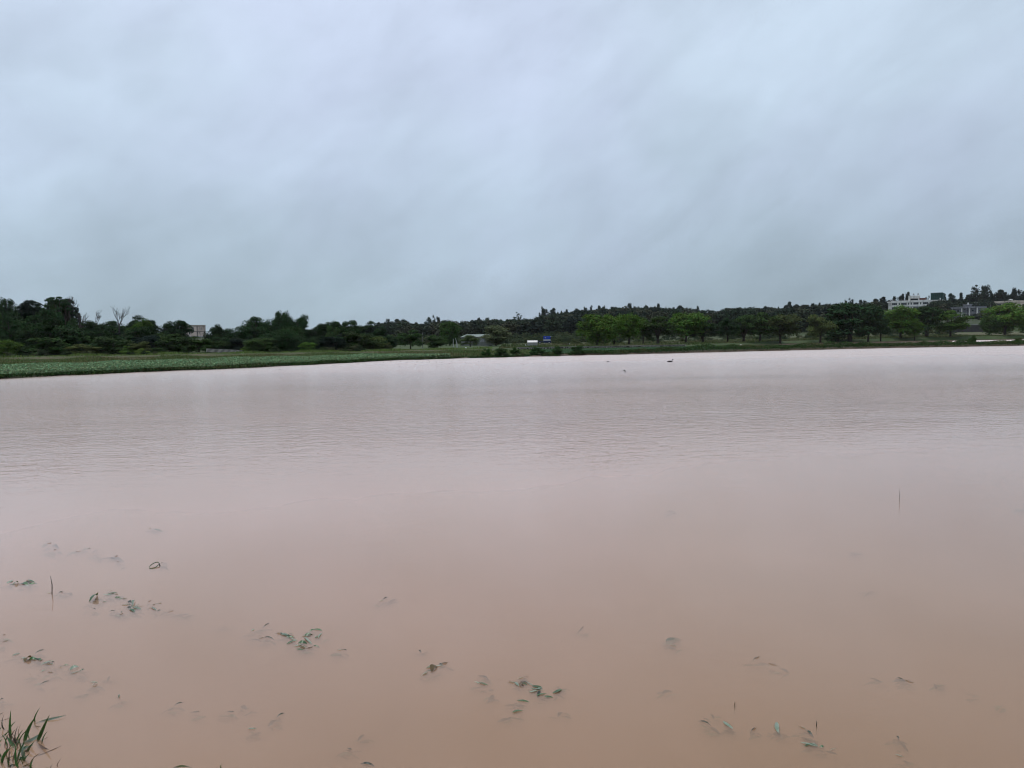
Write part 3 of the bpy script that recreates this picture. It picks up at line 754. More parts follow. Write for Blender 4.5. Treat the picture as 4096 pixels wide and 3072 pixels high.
for k in range(150):        # small spires and tufts along the ridge
    px = rng.uniform(1480, 4200)
    if 3540 < px < 3790: continue
    Y = rng.uniform(495, 540); X = at_y(px, 1300, Y)[0]; g = float(H(X, Y)); top = float(np.interp(px, SKH[:, 0], SKH[:, 1])) + rng.uniform(-7, 8)
    h = (hor(px) - top) / F * Y + 2 - g
    put(PROTC[rng.integers(2)] if rng.random() < .6 else PROT[rng.integers(5)], X, Y, g, rng.uniform(2.5, 5.5), h, HC[rng.integers(5)])
me = npmesh('forest', np.concatenate(VV), np.concatenate(FF)); vcolor(me, 'tint', np.concatenate(CC)); me.materials.append(M['leaf_mass'])
tag(link('forest', me), kind='stuff')

HS = [ # skyline trees: px, top, width, kind, col
 (1515, 1290, 34, 'casuarina'), (1552, 1276, 22, 'wisp'), (1585, 1277, 36, 'casuarina'), (1615, 1280, 34, 'round'), (1665, 1290, 24, 'casuarina'),
 (1714, 1271, 26, 'round'), (1739, 1263, 28, 'wisp'), (1757, 1271, 16, 'casuarina'), (1785, 1282, 40, 'round'), (1913, 1272, 30, 'casuarina'),
 (1949, 1271, 24, 'wisp'), (2075, 1249, 38, 'airy'), (2168, 1228, 28, 'wisp'), (2180, 1236, 34, 'wisp'), (2212, 1233, 34, 'casuarina'), (2268, 1238, 16, 'casuarina'), (2310, 1236, 24, 'round'),
 (2343, 1228, 20, 'wisp'), (2366, 1224, 26, 'wisp'), (2395, 1223, 20, 'casuarina'), (2412, 1224, 20, 'wisp'), (2455, 1228, 28, 'round'), (2518, 1213, 26, 'wisp'), (2583, 1221, 14, 'casuarina'), (2634, 1215, 20, 'casuarina'),
 (2682, 1232, 8, 'casuarina'), (2716, 1223, 34, 'casuarina'), (2696, 1230, 18, 'casuarina'), (2745, 1238, 22, 'wisp'), (2792, 1225, 22, 'casuarina'), (2905, 1233, 30, 'round'), (2960, 1230, 26, 'casuarina'),
 (3158, 1208, 30, 'casuarina'), (3140, 1222, 26, 'casuarina'), (3186, 1218, 34, 'casuarina'), (3215, 1220, 30, 'casuarina'), (3252, 1214, 26, 'casuarina'), (3277, 1211, 18, 'casuarina'), (3385, 1200, 14, 'wisp'), (3403, 1194, 24, 'wisp'), (3442, 1200, 22, 'casuarina'), (3460, 1201, 18, 'wisp'),
 (3530, 1188, 36, 'casuarina'), (3500, 1196, 34, 'casuarina'), (3578, 1186, 20, 'casuarina'), (3610, 1177, 30, 'casuarina'), (3630, 1169, 22, 'casuarina'), (3600, 1184, 26, 'wisp'), (3712, 1184, 18, 'wisp'),
 (3776, 1178, 30, 'casuarina'), (3806, 1175, 38, 'casuarina'), (3846, 1172, 20, 'casuarina'), (3872, 1180, 34, 'casuarina'), (3906, 1142, 52, 'airy'), (3900, 1150, 40, 'wisp'), (3941, 1143, 44, 'wisp'), (3950, 1150, 36, 'airy'), (3972, 1165, 36, 'wisp'),
 (4010, 1160, 50, 'casuarina'), (4036, 1178, 26, 'wisp'), (4066, 1154, 48, 'wisp'), (4060, 1160, 42, 'casuarina'), (4094, 1166, 34, 'casuarina')]
KL = {'casuarina': 'pointed feathery tree on the hill skyline', 'wisp': 'wispy thin crowned tree on the hill skyline',
      'airy': 'open crowned tall tree on the hill skyline', 'round': 'rounded broadleaf tree on the hill skyline'}
HM = [(1530, 'past the dense wood'), (1610, 'above the lone rounded dark tree'), (1735, 'above the thin grey pole'), (1860, 'above the small olive tree'), (1950, 'above the shed roof'), (2075, 'above the willowy olive tree'), (2175, 'above the blue truck'), (2290, 'between the blue truck and the terrace row'), (2390, 'above the yellow green row tree'), (2515, 'above the full green row tree'), (2635, 'above the flat topped row tree'), (2740, 'above the broad round row tree'), (2930, 'above the ragged dark row tree'), (3160, 'above the vase shaped tree'), (3260, 'above the yellowish row tree'), (3400, 'above the huge dark spreading tree'), (3510, 'at the corner of the long white building'), (3610, 'behind the roof of the long white building'), (3712, 'touching the green screen'), (3800, 'between the green screen and the grey house'), (3880, 'behind the grey house'), (3945, 'between the grey house and the beige house'), (4040, 'behind the beige house')]
for (px, top, w, k) in HS:
    hm = min(HM, key=lambda q: abs(q[0] - px))[1]; sz = 'broad' if w > 33 else 'narrow' if w < 21 else ''
    tree(px, top, w * 1.15, 515 if px < 3500 else 505, k, (BLUE, DEEP, (.03, .044, .03))[_cnt[0] % 3], 'single', ' '.join((sz + ' ' + KL[k].replace(' on the hill skyline', ' on the ridge ' + hm)).split()), 'hill skyline trees, ' + k, .12 if k != 'airy' else .3)
# smaller trees round the buildings
tree(3760, 1202, 84, 420, 'round', (.036, .056, .034), 'single', 'dusty green round tree between the long white building and the grey one', None, .05)
tree(3512, 1232, 50, 400, 'round', (.036, .052, .03), 'single', 'pale green tree at the corner of the long white building', None, .05)
tree(3470, 1240, 70, 380, 'round', (.030, .046, .03), 'single', 'hillside tree behind the huge dark spreading tree', None, .05)
tree(3700, 1236, 90, 330, 'umbrella', DARK, 'single', 'dark hillside tree under the long white building', None, .05)

# ------------------------------------------------------------------ scrub belt and field shrubs (uncountable)
VV, FF, CC = [], [], []; nv = 0
BP = []
for i in range(4):
    g_ = np.random.default_rng(300 + i); C, N, S = crown_data('bush', g_, 420, .060); BP.append(cards(C, N, S, g_, .45, .3))
SCOL = [(.060, .085, .040), (.050, .072, .036), (.070, .090, .046), (.042, .064, .034), (.085, .095, .042)]
for Y in np.arange(196, 300, 7):
    px = 1560 + rng.random() * 20
    while px < 2420:
        w = rng.uniform(2.2, 4.6); X = at_y(px, 1350, Y)[0]; g = float(H(X, Y)); h = rng.uniform(1.4, 3.0) + (Y - 200) * .012
        put(BP[rng.integers(4)], X, Y + rng.uniform(-2, 2), g - .1, w, h, SCOL[rng.integers(5)]); px += w * F / Y * rng.uniform(.5, .9)
for k in range(230):
    px = rng.uniform(2350, 4150); Y = float(Drow(px)) + rng.uniform(22, 95)
    if 3780 < px < 3940 and Y > 230: continue
    X = at_y(px, 1350, Y)[0]; w = rng.uniform(.8, 3.4); put(BP[rng.integers(4)], X, Y, float(H(X, Y)) - .1, w, w * rng.uniform(.3, .6), SCOL[rng.integers(5)])
for k in range(120):
    px = rng.uniform(2350, 3800); Y = rng.uniform(235, 310); X = at_y(px, 1350, Y)[0]; w = rng.uniform(3, 6)
    put(BP[rng.integers(4)], X, Y, float(H(X, Y)) - .2, w, rng.uniform(1.5, 3.5), SCOL[rng.integers(5)])
for k in range(60):       # undergrowth at the foot of the wood
    px = rng.uniform(-20, 1560); X = at_y(px, 1400, 104)[0]; Y = float(Yt(X)) + rng.uniform(3, 8); X = at_y(px, 1400, Y)[0]; w = rng.uniform(.8, 2.2)
    if 800 < px < 1000: continue
    put(BP[rng.integers(4)], X, Y, float(H(X, Y)) - .1, w, w * rng.uniform(.35, .7), [(.05, .075, .03), (.03, .05, .022), (.07, .08, .04)][rng.integers(3)])
for (px, y, w, h) in ((1990, 1374, 40, 22), (1940, 1380, 30, 14), (2060, 1380, 40, 14), (2230, 1368, 60, 26), (2300, 1366, 60, 26), (2270, 1372, 40, 16)):
    Y = 165; X = at_y(px, y, Y)[0]; put(BP[0], X, Y, float(H(X, Y)) - .1, w / F * Y, h / F * Y + .3, (.075, .095, .035))
me = npmesh('scrub', np.concatenate(VV), np.concatenate(FF)); vcolor(me, 'tint', np.concatenate(CC)); me.materials.append(M['leaf_mass'])
tag(link('scrub', me), kind='stuff')

# ------------------------------------------------------------------ crop, grass, shore weeds (uncountable)
def blades(C, Hh, Wd, rng, lean=.5):
    n = len(C); a = rng.random(n) * 6.283; l = lean * rng.random(n)
    T = np.stack([np.cos(a) * l, np.sin(a) * l, np.ones(n)], 1) * Hh[:, None]
    b = rng.random(n) * 6.283; B = np.stack([np.cos(b), np.sin(b), 0 * b], 1) * Wd[:, None]
    V = np.stack([C - B * .6, C + B * .6, C + T * .55 + B * .8, C + T, C + T * .5 - B * .8], 1).reshape(-1, 3)
    return V, np.arange(5 * n).reshape(-1, 5)
def samp(n, x0, x1, s0, s1, rng, dens=None):
    X = rng.uniform(x0, x1, n); s = rng.uniform(0, 1, n); a = s0(X) if callable(s0) else s0; b_ = s1(X) if callable(s1) else s1
    return X, Ys(X) + a + s * (b_ - a)
rng = np.random.default_rng(21)
# crop strip: leafy rows from the water's edge back to the dry grass
depth = lambda X: np.interp(X, [-70, -31, -24, -16, -10, -6], [16, 16, 16.5, 12, 4.5, .6])
X, Y = samp(150000, -52, -6.5, .4, depth, rng)
row = .5 + .5 * np.sin((Y - .35 * X) * 5.2); keep = rng.random(len(X)) < .35 + .65 * row
X, Y = X[keep], Y[keep]; n = len(X)
hz = H(X, Y) + .06 + .32 * rng.random(n) ** .8
N = rng.normal(size=(n, 3)) * .7; N[:, 2] += .8
V, Fq = cards(np.stack([X, Y, hz], 1), N, .045 + .06 * rng.random(n), rng, .5, .25)
col = np.array((.195, .30, .155)) * (.7 + .6 * rng.random((n, 1))) * np.array([1, 1, 1]); col[:, 0] *= .8 + .5 * rng.random(n)
me = npmesh('crop', V, Fq); vcolor(me, 'tint', np.repeat(col, 4, 0)); me.materials.append(M['leaf_mass']); tag(link('crop', me), kind='stuff')
# weeds along the shore
VV, FF, CC = [], [], []; nv = 0
def add(V, Fq, col, k):
    global nv
    VV.append(V); FF.append(Fq + nv); CC.append(np.repeat(col, k, 0)); nv += len(V)
n = 90000
X = rng.uniform(-56, 112, n); wd = np.interp(X, [-56, -12, 0, 14, 26, 70, 112], [.9, .9, 1.1, 1.8, 3.2, 3.2, 3.6])
off = rng.random(n) * wd; ragged = .9 * (np.sin(X * 1.3 + 2.1 * np.sin(X * .37)) * .5 + .5) * (np.sin(X * .23) * .5 + .5); Y = Ys(X) + off - .1 - ragged * (rng.random(n) < .35)
tall = np.interp(X, [-56, -15, -8, 2, 16, 26, 60, 112], [.34, .30, .12, .34, .66, 1.0, .85, .80])
lumpy = .5 + .5 * (np.sin(X * 1.7 + 2 * np.sin(X * .43)) * .5 + .5) ** 1.2 * (.6 + .4 * np.sin(X * .31 + 1))
lumpy = np.where((X > -10) & (X < 8), np.clip(np.sin(X * 1.9) * 1.2, 0, 1), lumpy)
hz = tall * lumpy * rng.random(n) ** .7 * (1 - .35 * off / wd)
N = rng.normal(size=(n, 3)) * .6; N[:, 2] += .8
V, Fq = cards(np.stack([X, Y, np.maximum(H(X, Y), 0) + hz], 1), N, .04 + .07 * rng.random(n), rng, .5, .2)
pal = np.array([(.035, .075, .022), (.055, .095, .028), (.030, .060, .022), (.095, .105, .045)])
pi_ = np.where(np.sin(X * .5 + 1.3 * np.sin(X * .17)) + rng.normal(size=n) * .6 > .6, 3, rng.integers(0, 3, n)); pi_ = np.where((hz < tall * .4) & (pi_ == 3), 0, pi_)
add(V, Fq, pal[pi_] * (.7 + .6 * rng.random((n, 1))), 4)
me = npmesh('weeds', np.concatenate(VV), np.concatenate(FF)); vcolor(me, 'tint', np.concatenate(CC)); me.materials.append(M['leaf_mass']); tag(link('weeds', me), kind='stuff')
# field grass
VV, FF, CC = [], [], []; nv = 0
X = rng.uniform(-75, -3, 70000); a = Ys(X) + depth(np.minimum(X, -6.5)) * .95; Y = a + rng.random(len(X)) ** .9 * (Yt(X) + 6 - a); n = len(X)
Hh = (.12 + .22 * rng.random(n)) * (.5 + .8 * (np.sin(X * .6 + Y * .35) * .5 + .5))
V, F5 = blades(np.stack([X, Y, H(X, Y) - .02], 1), Hh, .02 + .025 * rng.random(n), rng)
dryf = np.clip((np.sin(X * .35 + 2 * np.sin(Y * .2)) + rng.normal(size=n) * .5), 0, 1)[:, None]
top_ = (Y > Yt(X) - .3)[:, None]
col = (np.array((.19, .17, .085)) * dryf + np.array((.11, .15, .05)) * (1 - dryf)) * (.6 + .7 * rng.random((n, 1)))
col = np.where(top_, np.array((.14, .19, .055)) * (.7 + .6 * rng.random((n, 1))), col)
add(V, F5, col, 5)
X = rng.uniform(-6, 120, 52000); a = Ys(X) + 1.5; e_ = np.where(X < 34, Yt(X) - 4, a + 5); Y = a + rng.random(len(X)) * (e_ - a); n = len(X)
V, F5 = blades(np.stack([X, Y, H(X, Y) - .02], 1), (.08 + .22 * rng.random(n)), .02 + .03 * rng.random(n), rng)
gcol = np.where((X > 4)[:, None] & (X < 34)[:, None], np.array((.095, .17, .085)), np.array((.12, .15, .055)))
add(V, F5, gcol * (.6 + .7 * rng.random((n, 1))), 5)
X = rng.uniform(-2, 140, 30000); Y = Yt(X) + .5 + rng.random(len(X)) ** 1.5 * 45; n = len(X)
V, F5 = blades(np.stack([X, Y, H(X, Y) - .02], 1), (.10 + .30 * rng.random(n)), .03 + .05 * rng.random(n), rng)
dd = np.clip(np.sin(X * .2 + Y * .12) + rng.normal(size=n) * .4, 0, 1)[:, None]
add(V, F5, (np.array((.15, .145, .07)) * dd + np.array((.095, .125, .045)) * (1 - dd)) * (.6 + .7 * rng.random((n, 1))), 5)
X = rng.uniform(28, 140, 30000); a = Ys(X) + 4; Y = a + rng.random(len(X)) * (Yt(X) - a); n = len(X)
V, F5 = blades(np.stack([X, Y, H(X, Y) - .02], 1), (.05 + .16 * rng.random(n)), .02 + .03 * rng.random(n), rng)
br_ = (np.clip((X - 34) / 14, 0, 1) > rng.random(n) * 1.15)[:, None]
add(V, F5, np.where(br_, np.array((.17, .125, .09)), np.array((.10, .14, .05))) * (.6 + .7 * rng.random((n, 1))), 5)
me = npmesh('grass', np.concatenate(VV), np.concatenate(FF)); vcolor(me, 'tint', np.concatenate(CC)); me.materials.append(M['leaf_mass']); tag(link('grass', me), kind='stuff')
# emergent weed tips out in the flood
n = 120; px = rng.normal(1690, 130, n); py = 1452 + 9 * rng.normal(size=n) - (px - 1690) * .012
P = np.array([at_z(a, b, 0) for a, b in zip(px, py)]); P = P[(P[:, 1] < Ys(P[:, 0]) - 1.0)]; n = len(P)
V, F5 = blades(P - [0, 0, .02], .04 + .07 * rng.random(n), .01 + .02 * rng.random(n), rng, 1.2)
me = npmesh('emergent_weeds', V, F5); vcolor(me, 'tint', np.full((len(V), 3), .035)); me.materials.append(M['leaf_mass']); tag(link('emergent_weeds', me), kind='stuff')
# shore bushes
for j, (px, w, top) in enumerate(((1945, 40, 1416), (2005, 52, 1413), (2062, 44, 1412), (2150, 76, 1409), (2230, 54, 1411), (2310, 60, 1410))):
    Xb = at_z(px, 1424, 0)[0]; Yb = float(Ys(Xb)) + 1.0
    tree(px, top, w, Yb, 'bush', (.038, .080, .022), 'single', 'low round green bush on the muddy shore below the stone wall and shed', 'bushes on the muddy shore', 0, name='bush', cat='bush')
tree(3887, 1343, 34, float(Ys(60)) + 4, 'bush', (.040, .075, .020), 'single', 'upright round green bush standing on the weedy bank by the flooded field', None, 0, name='bush', cat='bush')
tree(4076, 1352, 60, float(Ys(70)) + 4, 'bush', (.060, .085, .028), 'single', 'loose olive bush on the weedy bank at the end of the flooded field', None, 0, name='bush', cat='bush')

# ------------------------------------------------------------------ stone retaining wall
wroot = empty('stone_wall', (0, 0, 0))
WA, WB = np.array([1.1, 125.0]), np.array([30.0, 130.9]); wl = np.linalg.norm(WB - WA); wd_ = (WB - WA) / wl; ang = math.atan2(wd_[1], wd_[0])
wroot.location = (WA[0], WA[1], 0); wroot.rotation_euler = (0, 0, ang)
zt = at_y(2300, 1386, 127)[2]
MB().box(0, wl, .05, .5, -.2, zt - .09).build('core', M['stone_core'], wroot)
MB().box(-.1, wl + .1, -.12, .55, zt - .085, zt, .01).build('cap', M['cap'], wroot)
stones = []
for k in range(6):
    rr = random.Random(k); bm = bmesh.new(); bmesh.ops.create_icosphere(bm, subdivisions=1, radius=.5)
    for v in bm.verts: v.co *= rr.uniform(.75, 1.15)
    me = bpy.data.meshes.new('stone'); bm.to_mesh(me); bm.free(); me.materials.append(M['stone']); stones.append(me)
rr = random.Random(9)
for row_ in range(2):
    x = .1 + row_ * .15
    while x < wl:
        w = rr.uniform(.22, .5)
        if rr.random() > .12:
            o = link('stone', stones[rr.randrange(6)], parent=wroot); o.location = (x + w / 2, .02, zt - .2 - row_ * .2 + rr.uniform(-.03, .03))
            o.scale = (w * 1.02, .26, rr.uniform(.15, .22)); o.rotation_euler = (rr.uniform(-.2, .2), rr.uniform(-.7, .7), 0)
        x += w * rr.uniform(.9, 1.2)
tag(wroot, 'low dry stone retaining wall with flat dark capping below the terrace', 'stone wall')

# concrete path above the wall
pp = [at_z(x, y, 0.0) for x, y in ()]
pv = []
for px in np.linspace(1900, 2112, 12):
    Yp = 141 + (px - 1900) * .012; P = at_y(px, 1385, Yp); z = float(H(P[0], Yp)) + .03; pv.append((P[0], Yp, z))
rows = [[(x, y - .5, float(H(x, y - .5)) + .05), (x, y + .5, float(H(x, y + .5)) + .06)] for x, y, z in pv]
tag(MB().strip(rows).build('path', M['path']), kind='structure')

# ------------------------------------------------------------------ concrete water tank box
Yk = 146.0; A = at_y(2109, 1384, Yk); B = at_y(2151, 1383, Yk); g = float(H((A[0] + B[0]) / 2, Yk)); w = B[0] - A[0]
topz = at_y(2130, 1370, Yk)[2]; ridz = at_y(2130, 1361.5, Yk)[2]
k = empty('water_cistern', (A[0], Yk, g))
MB().box(0, w, 0, 1.3, -.15, topz - g, .015).build('tank_wall', M['concrete'], k)
t_h, r_h = topz - g, ridz - g
mb = MB(); mb.strip([[(.06, .04, t_h + .01), (w - .06, .04, t_h + .01)], [(.06, .62, r_h), (w - .06, .62, r_h)], [(.06, 1.26, t_h + .01), (w - .06, 1.26, t_h + .01)]]); mb.build('cover_sheet', M['steel'], k)
for x in (0, w - .07): MB().box(x, x + .07, .0, .07, t_h, r_h + .01).build('corner_post', M['white_paint'], k)
MB().box(0, w, -.012, .05, t_h + .002, t_h + .05).build('rim', M['white_paint'], k)
MB().box(.02, w - .02, .60, .66, r_h, r_h + .035).build('ridge_cap', M['white_paint'], k)
mb = MB(); mb.box(-.5, -.12, .2, .5, -.1, .16, .03); mb.tube([(-.3, .35, .16), (-.3, .35, .36)], .05, 8); mb.build('pump_base', M['white_paint'], k)
tag(k, 'pale concrete water cistern with a shiny metal cover beside the blue truck', 'cistern')

# ------------------------------------------------------------------ blue truck
Yt_ = 176.0; C = at_y(2188, 1376, Yt_); g = float(H(C[0], Yt_)) + 0.0
sc = Yt_ / F
tr = empty('flatbed_truck', (C[0], Yt_, g), math.radians(-6))
zk = lambda y: at_y(2188, y, Yt_)[2] - g
cl, crr = (2174 - 2188) * sc, (2204 - 2188) * sc; rear = (2150 - 2188) * sc
z0, z1, zb0, zb1 = zk(1371), zk(1344.5), zk(1363), zk(1357.5)
wr = .24
for (x, y) in ((crr - .42, 0), (crr - .42, 1.45), (rear + .55, 0), (rear + .55, 1.45)):
    wh = empty('wheel', (x, y, wr)); wh.parent = tr
    me = MB().tube([(0, -.09, 0), (0, .09, 0)], [wr, wr], 18).mesh('tyre'); link('tyre', me, M['rubber'], wh)
    MB().tube([(0, -.10, 0), (0, .10, 0)], [wr * .55, wr * .55], 12).build('rim', M['grey_band'], wh)
MB().box(rear, crr - .1, .25, 1.2, wr + .06, wr + .2, .02).build('chassis', M['dark_metal'], tr)
bed = MB(); bed.box(rear - .05, cl - .03, -.05, 1.5, wr + .2, wr + .3, .01); bed.box(rear - .05, rear, -.05, 1.5, wr + .3, wr + .5); bed.build('cargo_bed', M['navy'], tr)
MB().box(cl, crr - .12, -.06, 1.5, zb1, z1, .05).build('cab_top', M['blue'], tr)
MB().box(cl - .02, crr - .10, -.075, 1.515, zb0, zb1 - .003, .015).build('side_band', M['grey_band'], tr)
MB().box(cl, crr, -.06, 1.5, z0, zb0 - .003, .04).build('cab', M['navy'], tr)
nose = MB(); nose.strip([[(crr - .115, 0, zb1 - .1), (crr - .115, 1.44, zb1 - .1)], [(crr - .02, 0, zb0), (crr - .02, 1.44, zb0)]]); 
MB().box(crr - .12, crr - .04, .04, 1.4, zb0 + .05, z1 - .16, .03).build('windscreen', M['glass'], tr)
MB().box(crr - .16, crr + .05, -.02, 1.46, z1 - .10, z1 - .01, .03).build('sun_visor', M['grey_band'], tr)
MB().box(cl + .35, cl + .62, -.075, -.055, zk(1352.5), zk(1349.5)).build('emblem', M['marking'], tr)
mb = MB(); mb.tube([(crr - .1, -.06, z1 - .35), (crr + .05, -.2, z1 - .33)], .012, 6); mb.box(crr + .02, crr + .07, -.27, -.15, z1 - .5, z1 - .2, .01); mb.build('mirror', M['dark_metal'], tr)
MB().box(cl + .2, cl + .3, -.08, -.03, wr * .3, z0 - .02, .01).build('mud_flap', M['grey_band'], tr)
tag(tr, 'small flatbed truck with a bright blue cab and pale side band', 'truck')
# timber rail beside the truck
Yr_ = 150; A = at_y(2250, 1381, Yr_); g = float(H(A[0], Yr_)); fr_ = empty('timber_rail', (A[0], Yr_, g))
MB().box(0, 1.35, 0, .1, .16, .36, .01).build('rail', M['stone_core'], fr_); MB().box(1.36, 1.44, 0, .1, -.1, .45).build('post', M['pale_pole'], fr_); MB().box(.1, .2, .01, .09, -.1, .16).build('post', M['stone_core'], fr_)
tag(fr_, 'short dark timber rail with a pale end post on the terrace', 'rail')

# ------------------------------------------------------------------ grey shed behind the small trees
Ysd = 148.0; A = at_y(1845, 1388, Ysd); B = at_y(1972, 1386, Ysd); g = float(H((A[0] + B[0]) / 2, Ysd)) - .1; w = B[0] - A[0]
ez = at_y(1870, 1348, Ysd)[2] - g; rz_ = at_y(1915, 1337, Ysd)[2] - g
k = empty('shed', (A[0], Ysd, g)); mb = MB(); mb.box(0, w, 0, 3.4, -.3, ez - .02); mb.build('wall', M['shed_wall'], k)
ov = .18
mb = MB(); mb.strip([[(-ov, -ov, ez), (w + ov, -ov, ez)], [(.9, 1.7, rz_), (w + ov, 1.7, rz_)], [(-ov, 3.6, ez), (w + ov, 3.6, ez)]]); mb.strip([[(-ov, -ov, ez), (.9, 1.7, rz_)], [(-ov, 1.7, ez), (.9, 1.71, rz_)]]); mb.strip([[(-ov, 3.6, ez), (.9, 1.7, rz_)], [(-ov, 1.7, ez), (.9, 1.71, rz_)]])
rf = mb.build('roof', M['shed_roof'], k)
for i in range(9):
    x = .9 + i * (w - .9) / 8
    MB().tube([(x, -ov + .02, ez + .02), (x, 1.68, rz_ + .02)], .018, 5).build('roof_rib', M['shed_roof'], rf)
MB().box(-ov, w + ov, -ov - .05, -ov - .004, ez - .09, ez + .01).build('gutter', M['cap'], k)
for x in (2.2, 3.6):
    MB().box(x, x + .9, -.03, -.002, ez - .95, ez - .35).build('shutter', M['grey_trim'], k)
tag(k, 'low grey shed with a pale green metal roof behind the small olive tree', 'shed')

# poles
def pole(px, top, base, Y, r0, mat, name, label, group=None, pxt=None, extra=None):
    Bq = at_y(px, base, Y); T = at_y(pxt or px, top, Y); g = float(H(Bq[0], Y))
    z0_ = min(g, Bq[2]); root = empty(name, (Bq[0], Y, z0_)); dx = T[0] - Bq[0]; h = T[2] - z0_
    MB().tube([(0, 0, -.3), (dx * .5, 0, h * .5), (dx, 0, h)], [r0 * 1.15, r0, r0 * .8], 8).build('shaft', mat, root)
    if extra: extra(root, dx, h)
    tag(root, label, 'pole', group); return root
pole(1813, 1355, 1391, 128, .05, M['pale_pole'], 'pole', 'upright white pole in the grass beside the grey shed')
pole(1832, 1353, 1389, 128, .05, M['pale_pole'], 'pole', 'leaning white pole crossing its partner beside the grey shed', None, 1822)
pole(1827, 1368, 1389, 128.4, .04, M['pale_pole'], 'pole', 'short thin white pole propped beside the leaning one', None, 1824)
pole(1691, 1330, 1396, 130, .06, M['pole'], 'pole', 'thin grey pole rising between the two dark lone trees')
pole(1704, 1318, 1340, ground_Y(1704, 1340, 200), .12, M['pole'], 'pole', 'far thin pole below the hill trees')
def arms(root, dx, h):
    for q, ln in ((.93, 1.6), (.84, 1.2)):
        MB().box(dx - ln / 2, dx + ln / 2, -.06, .06, h * q, h * q + .14).build('crossarm', M['pole'], root)
    for s in (-.6, 0, .6):
        MB().cyl(dx + s, 0, h * .93 + .14, h * .93 + .5, .07, 8).build('insulator', M['frame'], root)
pole(3904, 1206, 1278, 405, .17, M['dark_metal'], 'utility_pole', 'dark utility pole with crossarms in front of the grey building', 'utility poles', None, arms)
pole(3870, 1230, 1278, 400, .14, M['dark_metal'], 'utility_pole', 'plain black pole before the middle of the grey building', 'utility poles')
pole(3815, 1228, 1262, 400, .10, M['dark_metal'], 'utility_pole', 'thin dark pole at the end of the grey building', 'utility poles')
pole(3936, 1230, 1280, 380, .11, M['pole'], 'utility_pole', 'pale thin pole beside the dark gate', 'utility poles', 3938)
pole(3962, 1217, 1270, 390, .13, M['pole'], 'utility_pole', 'pale pole standing before the beige house', 'utility poles')
def lamp(root, dx, h):
    MB().tube([(dx, 0, h), (dx + .4, 0, h + .35), (dx + .9, 0, h + .4)], [.07, .06, .05], 6).build('arm', M['pale_pole'], root)
    MB().box(dx + .7, dx + 1.4, -.15, .15, h + .32, h + .46, .04).build('lamp_head', M['white_paint'], root)
pole(3943, 1250, 1275, 385, .10, M['pale_pole'], 'street_lamp', 'pale street lamp with a curved arm between the poles', None, 3946, lamp)['category'] = 'street lamp'

# bent white pipe on the slope between two row trees
Yp = ground_Y(3228, 1286, 200); A = at_y(3228, 1286, Yp); g = float(H(A[0], Yp)); k = empty('standpipe', (A[0], Yp, g)); zz = A[2] - g
mb = MB(); mb.tube([(-.45, 0, -.2), (-.45, 0, zz + .1), (-.4, 0, zz + .55), (.0, 0, zz + 1.25), (.2, 0, zz + 1.2), (.75, 0, zz + .65), (.55, 0, zz + .15)], [.14, .14, .12, .11, .11, .11, .1], 8); mb.build('pipe', M['white_paint'], k, smooth=True)
MB().box(-.7, -.2, -.2, .2, zz - .05, zz + .2, .04).build('valve_box', M['white_paint'], k)
tag(k, 'white bent pipe standing on the slope behind the olive trees', 'pipe')
pole(3216, 1271, 1287, ground_Y(3216, 1287, 200), .07, M['pale_pole'], 'pole', 'short pale post beside the white bent pipe')

# ------------------------------------------------------------------ buildings
class Facade:
    """vertical plane through two ground points; local x along it, y into the building"""
    def __init__(s, pl, dl, pr, dr, z0, name):
        a, b2 = at_y(pl, 1300, dl), at_y(pr, 1300, dr)
        s.o = np.array([a[0], a[1]]); s.e = np.array([b2[0], b2[1]]); s.w = float(np.linalg.norm(s.e - s.o)); s.d = (s.e - s.o) / s.w
        s.ang = math.atan2(s.d[1], s.d[0]); s.z0 = z0
        s.root = empty(name, (a[0], a[1], z0), s.ang)
    def hit(s, px, py):
        r_ = ray(px, py); n = np.array([-s.d[1], s.d[0]])
        t_ = np.dot(s.o, n) / np.dot(r_[:2], n); P = CAM + r_ * t_
        return float(np.dot(P[:2] - s.o, s.d)), float(P[2] - s.z0)
    def x(s, px): return s.hit(px, 1220)[0]
    def z(s, px, py): return s.hit(px, py)[1]
    def box(s, name, mat, x0, x1, y0, y1, z0, z1, bev=0.0, parent=None):
        return MB().box(x0, x1, y0, y1, z0, z1, bev).build(name, mat, parent or s.root)
    def window(s, x0, x1, z0, z1, y=.25, mull=2, bar=True, mat=None):
        p = s.box('window', M['glass'], x0, x1, y, y + .06, z0, z1)
        fm = MB()
        t0 = .07
        fm.box(x0, x1, y - .05, y - .002, z1 - t0, z1); fm.box(x0, x1, y - .05, y - .002, z0, z0 + t0)
        for i in range(mull + 1):
            xx = x0 + (x1 - x0 - t0) * i / max(mull, 1); fm.box(xx, xx + t0, y - .047, y - .004, z0 + t0, z1 - t0)
        if bar: zz = z0 + (z1 - z0) * .62; fm.box(x0 + t0, x1 - t0, y - .044, y - .006, zz, zz + t0)
        fm.build('frame', M['frame'], p); return p
Zm = lambda zx: 3540 + zx * .1085
